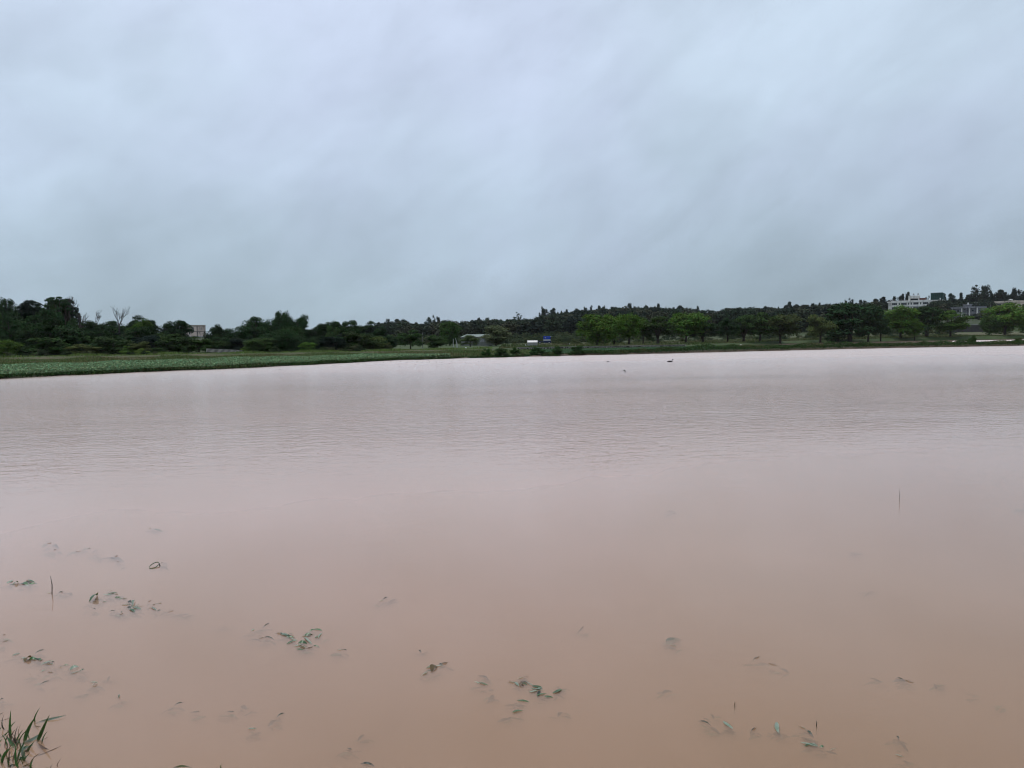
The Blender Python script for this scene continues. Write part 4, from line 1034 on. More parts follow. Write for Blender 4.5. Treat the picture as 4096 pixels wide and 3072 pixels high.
# --- long white building
f = Facade(Zm(240), 482, Zm(1637), 470, 6.0, 'office_block')
w = f.w; dp = 11.0
zr = f.z(Zm(1600), 1199); zp = f.z(Zm(1600), 1207.5); zw = f.z(Zm(1600), 1216.6); zb = f.z(Zm(1600), 1223.6); zb2 = f.z(Zm(1600), 1225.2)
fl = zp - zb2
f.box('core', M['white_wall'], .3, w - .3, .7, dp, -6, zr - .25)
f.box('parapet', M['white_wall'], -.35, w + .2, -.35, dp + .1, zp, zr, .08)
for lvl in range(3):
    top_z = zp - lvl * fl; sill = zw - lvl * fl; bt = zb - lvl * fl
    f.box('spandrel', M['white_wall'], -.15, w + .1, -.2, .69, bt, sill - .003, .04)
    f.box('slab_edge', M['grey_trim'], -.1, w + .05, -.05, .68, bt - (zb - zb2), bt - .003)
    wins = [(255, 445, 3), (500, 552, 1), (590, 800, 3), (842, 895, 1), (938, 990, 1), (1040, 1235, 3), (1290, 1335, 1), (1395, 1590, 3)]
    xs_ = [f.x(Zm(q)) for wn_ in wins for q in wn_[:2]]
    edges = [0.0] + xs_ + [w]
    for i in range(0, len(edges), 2):
        if edges[i + 1] - edges[i] > .15: f.box('pier', M['white_wall'], edges[i], edges[i + 1], -.12, .68, sill, top_z - .003)
    for i, wn_ in enumerate(wins): f.window(xs_[2 * i], xs_[2 * i + 1], sill + .002, top_z - .004, .35, wn_[2])
# side stair bay with small balconies
f.box('stair_bay', M['white_wall'], -2.3, -.2, 2.0, 7, -6, zp + .2, .05)
f.box('bay_cornice', M['white_wall'], -2.9, -.36, 1.6, 7.2, zp + .2, zp + 1.0, .15)
for q in range(3): f.box('balcony_slab', M['grey_trim'], -2.5, -.2, 1.6, 1.99, zp - 1.2 - q * fl, zp - .95 - q * fl)
# roof pavilion, tanks, rusty parapet
xa, xb = f.x(Zm(850)), f.x(Zm(1250)); za = f.z(Zm(1200), 1181.5); zo = f.z(Zm(1200), 1193.5)
f.box('pavilion_lintel', M['white_wall'], xa, xb, .5, 6, zo, za, .12)
f.box('pavilion_pier', M['white_wall'], xa, f.x(Zm(918)), .6, 5.9, zr - .2, zo - .003); f.box('pavilion_pier', M['white_wall'], f.x(Zm(1215)), xb, .6, 5.9, zr - .2, zo - .003)
f.box('pavilion_back', M['dark_metal'], f.x(Zm(918)) + .01, f.x(Zm(1215)) - .01, 3.0, 3.2, zr - .2, zo - .01)
f.box('rusty_screen', M['rust'], f.x(Zm(1262)), f.x(Zm(1485)), 1.0, 3.0, zr - .2, f.z(Zm(1400), 1191.5))
for q in (1025, 1192):
    x = f.x(Zm(q)); tk = MB(); tk.cyl(x, 3, za + .55, za + 1.35, .42, 14); tk.tube([(x, 3, za + 1.35), (x, 3, za + 1.5)], [.42, .15], 14)
    tk = tk.build('water_tank', M['steel'], f.root)
    lg = MB()
    for ax in (-.33, .33): lg.box(x + ax - .05, x + ax + .05, 2.7, 2.8, za - .05, za + .55); lg.box(x + ax - .05, x + ax + .05, 3.2, 3.3, za - .05, za + .55)
    lg.build('tank_stand', M['rust'], tk)
for q in range(5):
    x = f.x(Zm(205 + q * 26)); MB().cyl(x, 1.0, zr - .1, zr + .9 + .3 * (q % 2), .06, 6).build('roof_rod', M['rust'], f.root)
f.box('roof_canopy', M['dark_metal'], f.x(Zm(560)), f.x(Zm(760)), 4, 7, zr + .6, zr + .8); f.box('canopy_post', M['dark_metal'], f.x(Zm(600)), f.x(Zm(606)), 4.5, 4.6, zr - .2, zr + .6)
f.box('canopy_post', M['dark_metal'], f.x(Zm(745)), f.x(Zm(751)), 4.5, 4.6, zr - .2, zr + .6)
tag(f.root, 'long white storeyed building with rows of windows and a roof pavilion on the hill', 'building')

# --- building with green screened tank
f = Facade(3722, 478, 3768, 474, 8.0, 'screened_building'); w = f.w
zt1, zg0 = f.z(3745, 1199.5), f.z(3745, 1171.5)
f.box('wall', M['white_wall'], .2, w - .2, .2, 8, -4, zt1 - .9); f.box('roof_slab', M['white_wall'], -.5, w + .3, -.4, 8.2, zt1 - .9, zt1, .08)
gs = MB(); gs.box(-.3, w, .5, 7, zt1 + .02, zg0, .05); gs = gs.build('screen', M['green_net'], f.root)
for q in range(7): MB().box(-.3 + q * w / 6.2, -.2 + q * w / 6.2, .40, .495, zt1 + .02, zg0 + .05).build('screen_post', M['dark_metal'], gs)
MB().box(-.35, w + .05, .38, .495, zg0 + .06, zg0 + .2).build('screen_rail', M['dark_metal'], gs)
xk = f.x(3760.5); MB().cyl(xk, .0, zt1 + .02, zt1 + 1.1, .35, 12).build('water_tank', M['white_paint'], f.root)
for q in (.25, .6): f.window(w * q, w * q + 1.3, zt1 - 2.6, zt1 - 1.3, .12, 2)
tag(f.root, 'white building carrying a tall dark green netted screen on its roof', 'building')

# --- grey building with white columns
Zg = lambda zx: 3780 + zx * .14286
f = Facade(Zg(200), 440, Zg(915), 428, 5.5, 'villa'); w = f.w
zr = f.z(Zg(900), 1190 + 243 * .14286); zc = f.z(Zg(900), 1190 + 285 * .14286); zf = f.z(Zg(900), 1190 + 430 * .14286); zg = f.z(Zg(900), 1190 + 545 * .14286)
f.box('wall', M['grey_wall'], .1, w - .1, .5, 9, zg - 3.5, zc); f.box('cornice', M['grey_trim'], -1.2, w + .25, -.4, 9.3, zc + .001, zc + (zr - zc) * .35, .03)
f.box('parapet', M['grey_wall'], -.9, w + .1, -.2, 9.1, zc + (zr - zc) * .35 + .003, zr - .15); f.box('coping', M['grey_trim'], -1.1, w + .2, -.35, 9.2, zr - .147, zr)
f.box('floor_band', M['grey_trim'], 0, w, .2, .495, zf - .2, zf + .25)
for q in (475, 692, 905): x = f.x(Zg(q)); f.box('column', M['white_wall'], x - .22, x + .22, -.2, .19, zg, zc - .002)
for (a, b2, y0, y1) in ((330, 385, 345, 410), (515, 570, 325, 355), (590, 640, 345, 385), (735, 800, 345, 385), (515, 560, 465, 510), (770, 825, 470, 490), (600, 640, 490, 530)):
    f.window(f.x(Zg(a)), f.x(Zg(b2)), f.z(Zg(a), 1190 + y1 * .14286), f.z(Zg(a), 1190 + y0 * .14286), .44, 1, False)
f.box('roof_room', M['grey_wall'], f.x(Zg(460)), f.x(Zg(595)), 2, 6, zr - .1, f.z(Zg(500), 1190 + 212 * .14286)); zz = f.z(Zg(500), 1190 + 198 * .14286)
f.box('room_slab', M['grey_trim'], f.x(Zg(445)), f.x(Zg(605)), 1.7, 6.2, f.z(Zg(500), 1190 + 212 * .14286) + .002, zz)
x = f.x(Zg(557)); MB().cyl(x, 3.5, zz, zz + 1.1, .36, 12).build('water_tank', M['white_paint'], f.root)
f.box('balcony', M['grey_trim'], -1.6, -.02, .5, 6, zc - .9, zc - .05, .05)
tag(f.root, 'grey two storey house with slim white columns on the hill', 'house')

# --- beige house
f = Facade(Zg(1362), 462, Zg(1975), 450, 8.0, 'villa'); w = f.w
zr = f.z(Zg(1970), 1190 + 82 * .14286); z1_ = f.z(Zg(1970), 1190 + 108 * .14286); z2_ = f.z(Zg(1970), 1190 + 135 * .14286); zd = f.z(Zg(1900), 1190 + 265 * .14286)
f.box('wall', M['beige'], .15, w - .1, .3, 9, zd - 6, z2_); f.box('cornice', M['beige'], -.25, w + .15, -.25, 9.2, z2_ + .003, z1_ - .02, .04); f.box('parapet', M['beige'], -.1, w, -.1, 9.1, z1_ + .02, zr, .06); f.box('shadow_gap', M['rust'], .05, w - .05, .05, 8.9, z1_ - .02, z1_ + .02)
xa, xb = f.x(Zg(1742)), f.x(Zg(1900))
f.window(xa, xb, zd, z2_ - .05, .2, 3, True); f.box('balcony_rail', M['dark_metal'], xa - .6, xb + .1, -.5, -.42, zd - .1, zd + .75)
f.box('balcony_slab', M['beige'], xa - .7, xb + .2, -.55, .28, zd - .35, zd - .12)
f.box('wall_pier', M['beige'], xb + .05, w - .15, .02, .29, zd - 6, z2_ - .003)
for q in (1390, 1690): x = f.x(Zg(q)); f.box('pilaster', M['beige'], x, x + .35, .12, .29, zd - 6, z2_ - .004)
f.window(f.x(Zg(1480)), f.x(Zg(1560)), zd + .2, z2_ - .5, .24, 2)
f.box('wing', M['beige'], w - .05, w + 2.4, 2.5, 8, zd - 6, f.z(Zg(2000), 1190 + 160 * .14286), .04)
f.box('wing_terrace', M['beige'], w - .04, w + 3.0, .6, 2.45, zd - 6, f.z(Zg(2000), 1190 + 245 * .14286), .03)
f.window(w + .2, w + 1.5, f.z(Zg(2000), 1190 + 250 * .14286), f.z(Zg(2000), 1190 + 205 * .14286), 2.4, 1, False)
x = f.x(Zg(1745)); tk = MB(); tk.tube([(x - 1.2, 3, zr + .55), (x - 1.1, 3, zr + .55), (x + 1.1, 3, zr + .55), (x + 1.2, 3, zr + .55)], [.3, .5, .5, .3], 16); tk.build('water_tank', M['steel'], f.root, smooth=True)
for s in (-.8, .7): f.box('tank_stand', M['grey_trim'], x + s, x + s + .12, 2.7, 3.3, zr - .05, zr + .15)
tag(f.root, 'beige flat roofed house with a dark balcony door and steel roof tank', 'house')

# --- pink house beyond the wood
Zh = lambda zx: 700 + zx * .1356
Yv = lambda zy: 1280 + zy * .1356
f = Facade(Zh(300), 452, Zh(893), 458, 3.0, 'villa'); w = f.w
zr = f.z(Zh(850), Yv(152)); zl = f.z(Zh(850), Yv(192)); zf = f.z(Zh(850), Yv(338)); zb = f.z(Zh(850), Yv(478)); zg = f.z(Zh(620), Yv(540))
f.box('wall', M['cream'], 0, w, 0, 9, zb, zl); f.box('parapet', M['cream'], -.1, w + .1, -.12, 9.1, zl + .15, zr - .1); f.box('roof_trim', M['pipe_dark'], -.25, w + .25, -.28, 9.25, zr - .097, zr + .12)
f.box('cornice', M['pipe_dark'], -.12, w + .12, -.15, 9.12, zl + .002, zl + .147); f.box('floor_band', M['pipe_dark'], -.02, w + .02, -.10, -.003, zf - .15, zf + .12)
f.box('plinth', M['grey_trim'], -.05, w + .05, -.08, 9.05, zb - .6, zb - .003); f.box('footing', M['cream'], -.3, w - 1.5, -.6, 9, zg - 3, zb - .603)
for q, r0 in ((622, .16), (703, .07), (828, .15), (873, .05)): MB().cyl(f.x(Zh(q)), -.22, zb - .55, zl + .1, r0, 8).build('downpipe', M['pipe_dark'], f.root)
for (a, b2, y0, y1, m_) in ((458, 526, 213, 283, 2), (735, 752, 215, 283, 1), (370, 420, 360, 424, 2)):
    x0, x1 = f.x(Zh(a)), f.x(Zh(b2)); f.window(x0, x1, f.z(Zh(a), Yv(y1)), f.z(Zh(a), Yv(y0)), -.03, m_, False); f.box('sill', M['grey_trim'], x0 - .1, x1 + .1, -.25, -.002, f.z(Zh(a), Yv(y1)) - .14, f.z(Zh(a), Yv(y1)) - .004)
for q in (636, 694): x = f.x(Zh(q)); f.box('vent', M['dark_metal'], x - .15, x + .15, -.3, -.003, f.z(Zh(q), Yv(395)), f.z(Zh(q), Yv(365)))
tag(f.root, 'pinkish two storey house with dark downpipes showing above the wood', 'house')
mbh = Facade(Zh(855), 455, Zh(985), 450, 3.0, 'garden_wall'); mbh.box('wall', M['concrete'], 0, mbh.w, 0, .4, -3, mbh.z(Zh(900), Yv(500)))
mbh.box('coping', M['cap'], -.1, mbh.w + .1, -.1, .5, mbh.z(Zh(900), Yv(500)) + .002, mbh.z(Zh(900), Yv(490)))
tag(mbh.root, 'pale garden wall at the corner of the pink house', 'wall')

# --- dark retaining wall, tiers, gate, steps
f = Facade(3770, 294.5, 3952, 296, 1.0, 'retaining_wall'); w = f.w; zt = f.z(3860, 1299)
npan = 7
for i in range(npan): f.box('panel', M['earth_wall'], i * w / npan + .02, (i + 1) * w / npan - .02, .06 + .02 * (i % 2), .6, -1, zt - .15)
f.box('core', M['earth_wall'], 0, w, .3, 1.0, -1, zt - .2); f.box('coping', M['concrete'], -.1, w + .1, 0, 1.1, zt - .148, zt + .12)
tag(f.root, 'long dark retaining wall with a pale coping under the grey house', 'retaining wall')
f = Facade(3862, 326, 3940, 328, 3.5, 'terrace_wall'); zt = f.z(3900, 1288); f.box('wall', M['stone_core'], 0, f.w, 0, .6, -1.5, zt - .2); f.box('coping', M['concrete'], -.1, f.w + .1, -.1, .8, zt - .198, zt)
tag(f.root, 'low terrace wall stepping up above the dark retaining wall', 'wall')
f = Facade(3886, 372, 3912, 375, 6.0, 'ramp_wall'); zt = f.z(3900, 1281); f.box('wall', M['concrete'], 0, f.w, 0, .5, -2, zt); f.box('cap', M['cap'], -.05, f.w + .05, -.05, .55, zt + .002, zt + .12)
tag(f.root, 'small pale concrete ramp wall below the black gate posts', 'wall')
f = Facade(3911, 398, 3935, 398, 6.5, 'gate'); zt = f.z(3920, 1255); zg = f.z(3920, 1280)
for i in range(6): f.box('leaf_panel', M['dark_metal'], i * f.w / 6 + .02, (i + 1) * f.w / 6 - .02, 0, .1, zg, zt)
f.box('gate_post', M['pipe_dark'], -.3, -.01, -.1, .3, zg - 1, zt + .3); f.box('gate_post', M['pipe_dark'], f.w + .01, f.w + .3, -.1, .3, zg - 1, zt + .3)
tag(f.root, 'tall dark metal gate beside the grey house', 'gate')
f = Facade(3903, 380, 3911, 380, 6.0, 'gateway'); zt = f.z(3907, 1268); zg = f.z(3907, 1279)
f.box('post', M['black_paint'], 0, .18, 0, .18, zg - 1, zt); f.box('post', M['black_paint'], f.w - .18, f.w, 0, .18, zg - 1, zt); f.box('beam', M['black_paint'], -.15, f.w + .15, -.01, .19, zt + .002, zt + .22)
tag(f.root, 'small black post and beam gateway above the concrete ramp', 'gateway')
# hedge before the grey house
hr = empty('hedge', (0, 0, 0)); A = at_y(3885, 1275, 402); g = float(H(A[0], 402)); hr.location = (A[0], 402, g)
for q in range(3):
    o = link('foliage', CROWN['bush'][q], parent=hr); o.location = ((q - 1) * 2.6, 0, -.3); o.scale = (4.0, 3, at_y(3885, 1263, 402)[2] - g + .3); o.color = (.04, .06, .028, 1)
tag(hr, 'clipped dark hedge below the grey house columns', 'hedge')
# white car
Yc = 396; A = at_y(3860, 1272, Yc); g = float(A[2]) - .35; k = empty('parked_car', (A[0], Yc, g), .2)
mb = MB(); mb.box(-2.0, 2.0, -.8, .8, .3, .85, .12); mb.build('body', M['white_paint'], k, smooth=False)
mb = MB(); mb.box(-1.2, 1.1, -.72, .72, .85, 1.38, .1, .82); cabn = mb.build('cabin', M['glass'], k); MB().box(-.95, .9, -.58, .58, 1.375, 1.43, .03).build('roof', M['white_paint'], k)
for x in (-1.25, 1.25):
    for y in (-.78, .78):
        wh = empty('wheel', (x, y, .31)); wh.parent = k; MB().tube([(0, -.1, 0), (0, .1, 0)], .31, 16).build('tyre', M['rubber'], wh); MB().tube([(0, -.11, 0), (0, .11, 0)], .18, 10).build('rim', M['frame'], wh)
for y in (-.55, .55): MB().box(-2.02, -1.95, y - .18, y + .18, .6, .74, .02).build('headlight', M['steel'], k)
tag(k, 'white car parked below the grey house, roof showing over the trees', 'car')

# ------------------------------------------------------------------ striped parapet at the foot of the wood
A, B = at_y(826, 1408, 112), at_y(970, 1415, 107.5); ln = math.hypot(B[0] - A[0], B[1] - A[1]); an = math.atan2(B[1] - A[1], B[0] - A[0])
k = empty('striped_parapet', (A[0], A[1], float(H(A[0], A[1])) - .05), an)
za = at_y(826, 1408, 112)[2] - k.location.z; zb = at_y(970, 1415.5, 107.5)[2] - k.location.z
sl_ = (zb - za) / ln; hh = .50
mb = MB(); mb.strip([[(0, 0, -1), (ln, 0, -1)], [(0, 0, za + hh), (ln, 0, zb + hh)], [(0, .3, za + hh), (ln, .3, zb + hh)], [(0, .3, -1), (ln, .3, -1)]]); mb.build('kerb', M['black_paint'], k)
ns = 30; st = ln / ns
for i in range(ns):
    x = i * st; z = za + sl_ * x; sk = -.05; q = .45 * st
    mb = MB(); mb.strip([[(x - sk, -.012, z + .0), (x + q - sk, -.012, z + .0)], [(x + sk, -.012, z + hh + .008), (x + q + sk, -.012, z + hh + .008)], [(x + sk, .31, z + hh + .008), (x + q + sk, .31, z + hh + .008)]]); mb.build('stripe', M['parapet_white'], k)
tag(k, 'low parapet painted in black and white slanted stripes at the wood edge', 'parapet')

# white stones on the muddy field edge
for px, y in ((3591, 1360), (3607, 1361), (3622, 1359), (2963, 1374), (1863, 1399)):
    Y = 150 if px > 2500 else 118; P = at_y(px, y, Y)
    o = link('field_stone', stones[int(px) % 6], loc=(P[0], Y, float(H(P[0], Y)) + .08)); o.scale = (.34, .3, .26)
    if px == 3591: me = stones[0].copy(); me.materials.clear(); me.materials.append(M['white_paint']); WS = me
    o.data = WS; tag(o, 'small white stone lying on the field edge', 'stone', 'white stones on the fields')

# ------------------------------------------------------------------ birds
def flying_bird(px, py, Y, span, rz, bank, label, wing=(.25, .1), col='bird_dark'):
    P = at_y(px, py, Y); s = span
    mb = MB()
    mb.tube([(-.30 * s, 0, 0), (-.2 * s, 0, .0), (-.05 * s, 0, .0), (.10 * s, 0, .01 * s), (.17 * s, 0, .02 * s), (.22 * s, 0, .02 * s), (.27 * s, 0, .015 * s)],
            [(.06 * s, .008 * s), (.03 * s, .025 * s), (.055 * s, .055 * s), (.05 * s, .05 * s), (.032 * s, .032 * s), (.034 * s, .034 * s), .004 * s], 9)
    for sg in (-1, 1):
        z1, z2 = wing
        a = [(.12 * s, sg * .03 * s, .02 * s), (.14 * s, sg * .22 * s, z1 * s), (.02 * s, sg * .5 * s, z2 * s)]
        b2 = [(-.06 * s, sg * .03 * s, .02 * s), (-.02 * s, sg * .22 * s, z1 * s - .01 * s), (-.03 * s, sg * .5 * s, z2 * s)]
        mb.strip([[a[i], b2[i]] for i in range(3)]); mb.strip([[(a[i][0], a[i][1], a[i][2] - .012 * s), (b2[i][0], b2[i][1], b2[i][2] - .008 * s)] for i in range(3)])
    mb.strip([[(-.28 * s, -.02 * s, 0), (-.28 * s, .02 * s, 0)], [(-.40 * s, -.06 * s, 0), (-.40 * s, .06 * s, 0)]])
    o = mb.build('bird', M[col]); o.location = Vector([float(v) for v in P]); o.rotation_euler = (bank, 0, rz); tag(o, label, 'bird'); return o
flying_bird(2497, 1483, 40, .30, .3, .5, 'small dark swallow flying low over the brown flood water', (.06, -.12))
flying_bird(1118, 1477, 46, .26, 1.2, .1, 'thin winged bird skimming the flood near the crop strip', (.06, -.06))
flying_bird(3135, 1198, 150, .62, 1.35, .15, 'lone bird gliding in the cloudy sky above the hill', (.08, -.06))
flying_bird(31, 1483, 44, .26, .6, -.6, 'black bird flapping over the green crop strip', (.15, .22))
P = at_z(2680, 1448, 0); mb = MB()
mb.tube([(-.24, 0, .015), (-.18, 0, .04), (-.02, 0, .05), (.14, 0, .045), (.20, 0, .03)], [.01, .045, .065, .055, .015], 10)
mb.tube([(.13, 0, .05), (.18, 0, .10), (.175, 0, .17), (.195, 0, .205), (.235, 0, .205), (.30, 0, .195)], [.03, .02, .017, .03, .024, .003], 9)
mb.tube([(.18, 0, .22), (.13, 0, .235)], [.018, .004], 6)
o = mb.build('grebe', M['bird_dark'], smooth=True); o.location = Vector([float(v) for v in P]); tag(o, 'dark crested grebe swimming on the open flood water', 'bird')
P = at_z(2431, 1448, 0); mb = MB(); mb.tube([(-.1, 0, -.01), (-.04, 0, .02), (.04, 0, .035), (.09, 0, .045), (.12, 0, .03)], [.02, .035, .035, .022, .004], 9)
o = mb.build('grebe', M['bird_dark'], smooth=True); o.location = Vector([float(v) for v in P]); tag(o, 'little dark diving bird half sunk in the flood', 'bird')

# ------------------------------------------------------------------ leaves of the drowned crop
LEAFN = 9
def leaf(x0, y0, x1, y1, wpx, mode, mat, parent, name='leaf', seed=0):
    """a leaf blade lying from one point of the water surface to another"""
    rr = random.Random(seed); A, B = at_z(x0, y0), at_z(x1, y1); o = np.array(parent.location)
    d = B - A; ln = np.linalg.norm(d[:2]); dn = d / max(ln, 1e-6); sd = np.array([-dn[1], dn[0], 0])
    dist = np.linalg.norm((A + B) / 2 - CAM); hw = max(wpx / F * dist * .5, .005) * (.72 if mode != 'sub' else 1.0) * (1.15 if mode == 'sub' else 1.0)
    rows = []; am = min(1.0, max(.25, ln / .16))
    for i in range(LEAFN):
        t_ = i / (LEAFN - 1); w = hw * max(math.sin(math.pi * min(1, t_ * .92 + .06)) ** .75, .04)
        if mode == 'arch': z = am * (-.020 + .030 * math.sin(math.pi * t_))
        elif mode == 'tip': z = am * (-.034 + .042 * t_)
        elif mode == 'sub': z = -.021 + am * .019 * math.sin(math.pi * t_)
        elif mode == 'flat': z = .002 + am * .007 * math.sin(math.pi * t_ * 1.3)
        else: z = .002 + am * .040 * math.sin(math.pi * t_)          # fold: stands well clear of the water
        c = A + dn * ln * t_ + sd * hw * .4 * math.sin(t_ * 5 + seed); c[2] = z
        tilt = {'arch': .45, 'tip': .4, 'sub': .2, 'flat': .15}.get(mode, .6) * (1 if seed % 2 else -1)
        rows.append([tuple(c - o - sd * w + np.array([0, 0, -tilt * w])), tuple(c - o + np.array([0, 0, -w * .15])), tuple(c - o + sd * w + np.array([0, 0, tilt * w * .6]))])
    mb = MB(); mb.strip(rows); return mb.build(name, M[mat], parent, smooth=True)
PLANTS = []
def plant(zoom, leaves_, label, group=None, name='drowned_plant', stem=None):
    ox, oy, k = zoom; q = [(ox + a * k, oy + b2 * k, ox + c * k, oy + d * k, w * k, m, mt) for (a, b2, c, d, w, m, mt) in leaves_]
    mx = sum((a + c) / 2 for a, _, c, *_ in q) / len(q); my = sum((b2 + d) / 2 for _, b2, _, d, *_ in q) / len(q)
    P = at_z(mx, my); root = empty(name, (P[0], P[1], 0))
    for i, e_ in enumerate(q):
        _cnt[0] += 1; leaf(*e_, root, seed=_cnt[0])
    if len(q) >= 4:
        rs = random.Random(len(label))
        for i in range(len(q) + len(q) // 2):
            e_ = rs.choice(q); cx, cy_ = (e_[0] + e_[2]) / 2 + rs.uniform(-26, 26), (e_[1] + e_[3]) / 2 + rs.uniform(-9, 9); ax, ay = rs.uniform(9, 22), rs.uniform(-6, 6)
            _cnt[0] += 1; leaf(cx - ax, cy_ + ay, cx + ax, cy_ - ay, rs.uniform(8, 14), rs.choice(['flat', 'arch', 'tip']), rs.choice(['leaf_green', 'leaf_pale', 'leaf_green', 'leaf_dark']), root, seed=_cnt[0])
    # leaves of the same plant hanging below the surface
    rs = random.Random(_cnt[0])
    for i in range(2 + len(q) + len(q) // 2):
        e_ = rs.choice(q); cx, cy_ = (e_[0] + e_[2]) / 2 + rs.uniform(-30, 30), (e_[1] + e_[3]) / 2 + rs.uniform(-4, 12); ax, ay = rs.uniform(10, 34), rs.uniform(-8, 8)
        _cnt[0] += 1; lf_ = leaf(cx - ax, cy_ + ay, cx + ax, cy_ - ay, rs.uniform(7, 16), 'sub', rs.choice(['leaf_dark', 'leaf_dark', 'leaf_green']), root, seed=_cnt[0]); lf_.location.z -= rs.uniform(.002, .022)
    # the flooded stalk below
    MB().tube([(0, 0, -.30), (.01, 0, -.15), (0, .01, -.05)], [.007, .006, .004], 6).build('stalk', M['leaf_dark'], root)
    tag(root, label, 'plant', group); PLANTS.append((root, label, group)); return root
ZA, ZB, ZC, ZD, ZE, ZF = (0, 2050, .3617), (0, 2500, .3448), (600, 2400, .405), (1350, 2350, .452), (2250, 2350, .4352), (3100, 2500, .4503)
D, G_, PL, BR = 'leaf_dark', 'leaf_green', 'leaf_pale', 'leaf_brown'
ONE = 'single dark leaf tip'; GONE = 'single leaf tips in the flood'
SUB = 'dim sunken leaf under brown water'; GSUB = 'dim sunken leaves'
def one(z, a, b2, c, d, w=14, m='arch', mt=D): plant(z, [(a, b2, c, d, w, m, mt)], ONE, GONE)
def sub(z, a, b2, c, d, w=18): plant(z, [(a, b2, c, d, w, 'sub', D)], SUB, GSUB)
one(ZA, 505, 345, 590, 332); one(ZA, 580, 415, 635, 410); one(ZA, 1258, 488, 1308, 473, 16); one(ZA, 1280, 545, 1330, 542, 9); one(ZA, 1635, 180, 1680, 170, 12)
plant(ZA, [(825, 432, 905, 427, 9, 'arch', D), (965, 400, 1012, 393, 10, 'arch', D)], 'two thin leaf tips lying in line far out in the flood')
sub(ZA, 1120, 490, 1200, 487); sub(ZA, 1020, 460, 1100, 448)
one(ZA, 1765, 562, 1812, 556, 12)
plant(ZA, [(80, 785, 148, 745, 34, 'flat', PL), (140, 803, 208, 775, 30, 'fold', G_), (258, 797, 300, 790, 10, 'arch', D), (300, 790, 385, 770, 10, 'arch', D)], 'plant with a crumpled pale leaf and a green folded one beside the bare stalk')
plant(ZA, [(640, 890, 710, 865, 14, 'arch', D), (660, 893, 705, 880, 12, 'arch', D)], 'pair of dark leaf tips beside the tall bare stalk')
plant(ZA, [(1000, 985, 1085, 920, 62, 'fold', G_), (985, 938, 1045, 930, 22, 'flat', PL), (1025, 980, 1080, 985, 18, 'arch', BR)], 'plant with one big glossy green leaf standing out of the flood')
plant(ZA, [(1135, 915, 1230, 908, 16, 'flat', PL), (1225, 895, 1268, 888, 12, 'arch', D), (1305, 960, 1365, 952, 16, 'arch', G_), (1133, 985, 1180, 985, 24, 'flat', PL)], 'plant of four narrow leaves beside the big glossy green leaf')
one(ZA, 1025, 1060, 1058, 1068, 10); one(ZA, 1205, 1087, 1285, 1080, 13)
plant(ZA, [(1465, 1030, 1490, 985, 26, 'fold', PL), (1495, 1050, 1590, 1033, 20, 'flat', G_), (1425, 1075, 1505, 1073, 26, 'flat', G_), (1625, 990, 1678, 968, 12, 'arch', D), (1440, 1035, 1465, 1030, 12, 'arch', D), (1675, 1025, 1722, 1012, 18, 'arch', G_), (1680, 1055, 1705, 1045, 10, 'arch', D)], 'bushy drowned plant with many short green leaves and a pale upright one')
plant(ZA, [(1305, 1132, 1380, 1112, 14, 'arch', D), (1340, 1112, 1355, 1105, 10, 'fold', PL)], 'leaf tip with a tiny pale bud beside the bushy drowned plant')
plant(ZA, [(1735, 1092, 1788, 1070, 16, 'arch', D), (1830, 1108, 1940, 1078, 9, 'arch', D)], 'thin leaf and curled leaf trailing from the bushy drowned plant')
one(ZA, 20, 1360, 65, 1345, 16); plant(ZA, [(0, 1440, 110, 1405, 12, 'arch', D), (-60, 1470, 10, 1445, 14, 'flat', PL)], 'long thin leaf with a pale one at the flood corner by the grass clump')
one(ZB, 395, 320, 540, 278, 18)
plant(ZB, [(150, 360, 228, 325, 34, 'flat', PL)], 'curled pale pinkish leaf floating beside the angular green one')
plant(ZB, [(245, 385, 320, 395, 28, 'flat', PL), (290, 430, 350, 380, 62, 'fold', BR), (330, 410, 430, 398, 44, 'fold', G_), (430, 430, 510, 393, 10, 'arch', D)], 'plant with an angular folded green leaf and a brown underside')
plant(ZB, [(470, 462, 630, 410, 22, 'flat', PL), (520, 455, 640, 450, 20, 'arch', G_), (600, 440, 635, 415, 18, 'arch', D)], 'fan of three narrow leaves floating next to the angular folded leaf')
plant(ZB, [(680, 490, 735, 482, 10, 'arch', PL), (720, 470, 810, 460, 18, 'arch', G_)], 'two short leaves between the leaf fan and the crumpled leaves')
plant(ZB, [(815, 525, 912, 485, 44, 'fold', PL), (820, 567, 920, 535, 26, 'flat', PL), (915, 530, 990, 506, 22, 'arch', G_)], 'plant with crumpled wet pale leaves and one green tip')
plant(ZB, [(335, 572, 360, 565, 10, 'arch', D), (470, 545, 540, 520, 14, 'flat', PL), (540, 545, 630, 552, 10, 'arch', D)], 'three faint leaf tips below the leaf fan')
one(ZB, 455, 688, 600, 635, 16)
plant(ZB, [(1045, 665, 1135, 670, 18, 'flat', PL), (1070, 700, 1130, 680, 26, 'fold', PL)], 'small crumpled pale leaf cluster alone in open brown water')
sub(ZB, 1240, 620, 1290, 550); sub(ZB, 930, 780, 1040, 770)
plant(ZB, [(1372, 880, 1400, 860, 26, 'sub', D), (1380, 850, 1384, 815, 8, 'fold', PL)], 'sunken leaf with a tiny white upright tip')
one(ZB, 0, 865, 48, 845, 14)
sub(ZC, 345, 125, 390, 112); sub(ZC, 700, 245, 760, 240, 10)
plant(ZC, [(1115, 265, 1195, 222, 12, 'arch', D), (1020, 300, 1120, 262, 10, 'sub', D), (1005, 305, 1030, 288, 20, 'flat', PL)], 'long rising leaf with a white bud at its lower end')
plant(ZC, [(1060, 385, 1140, 362, 10, 'arch', D), (1100, 362, 1235, 382, 16, 'arch', D)], 'pair of crossed dark leaves beside the largest leaf cluster')
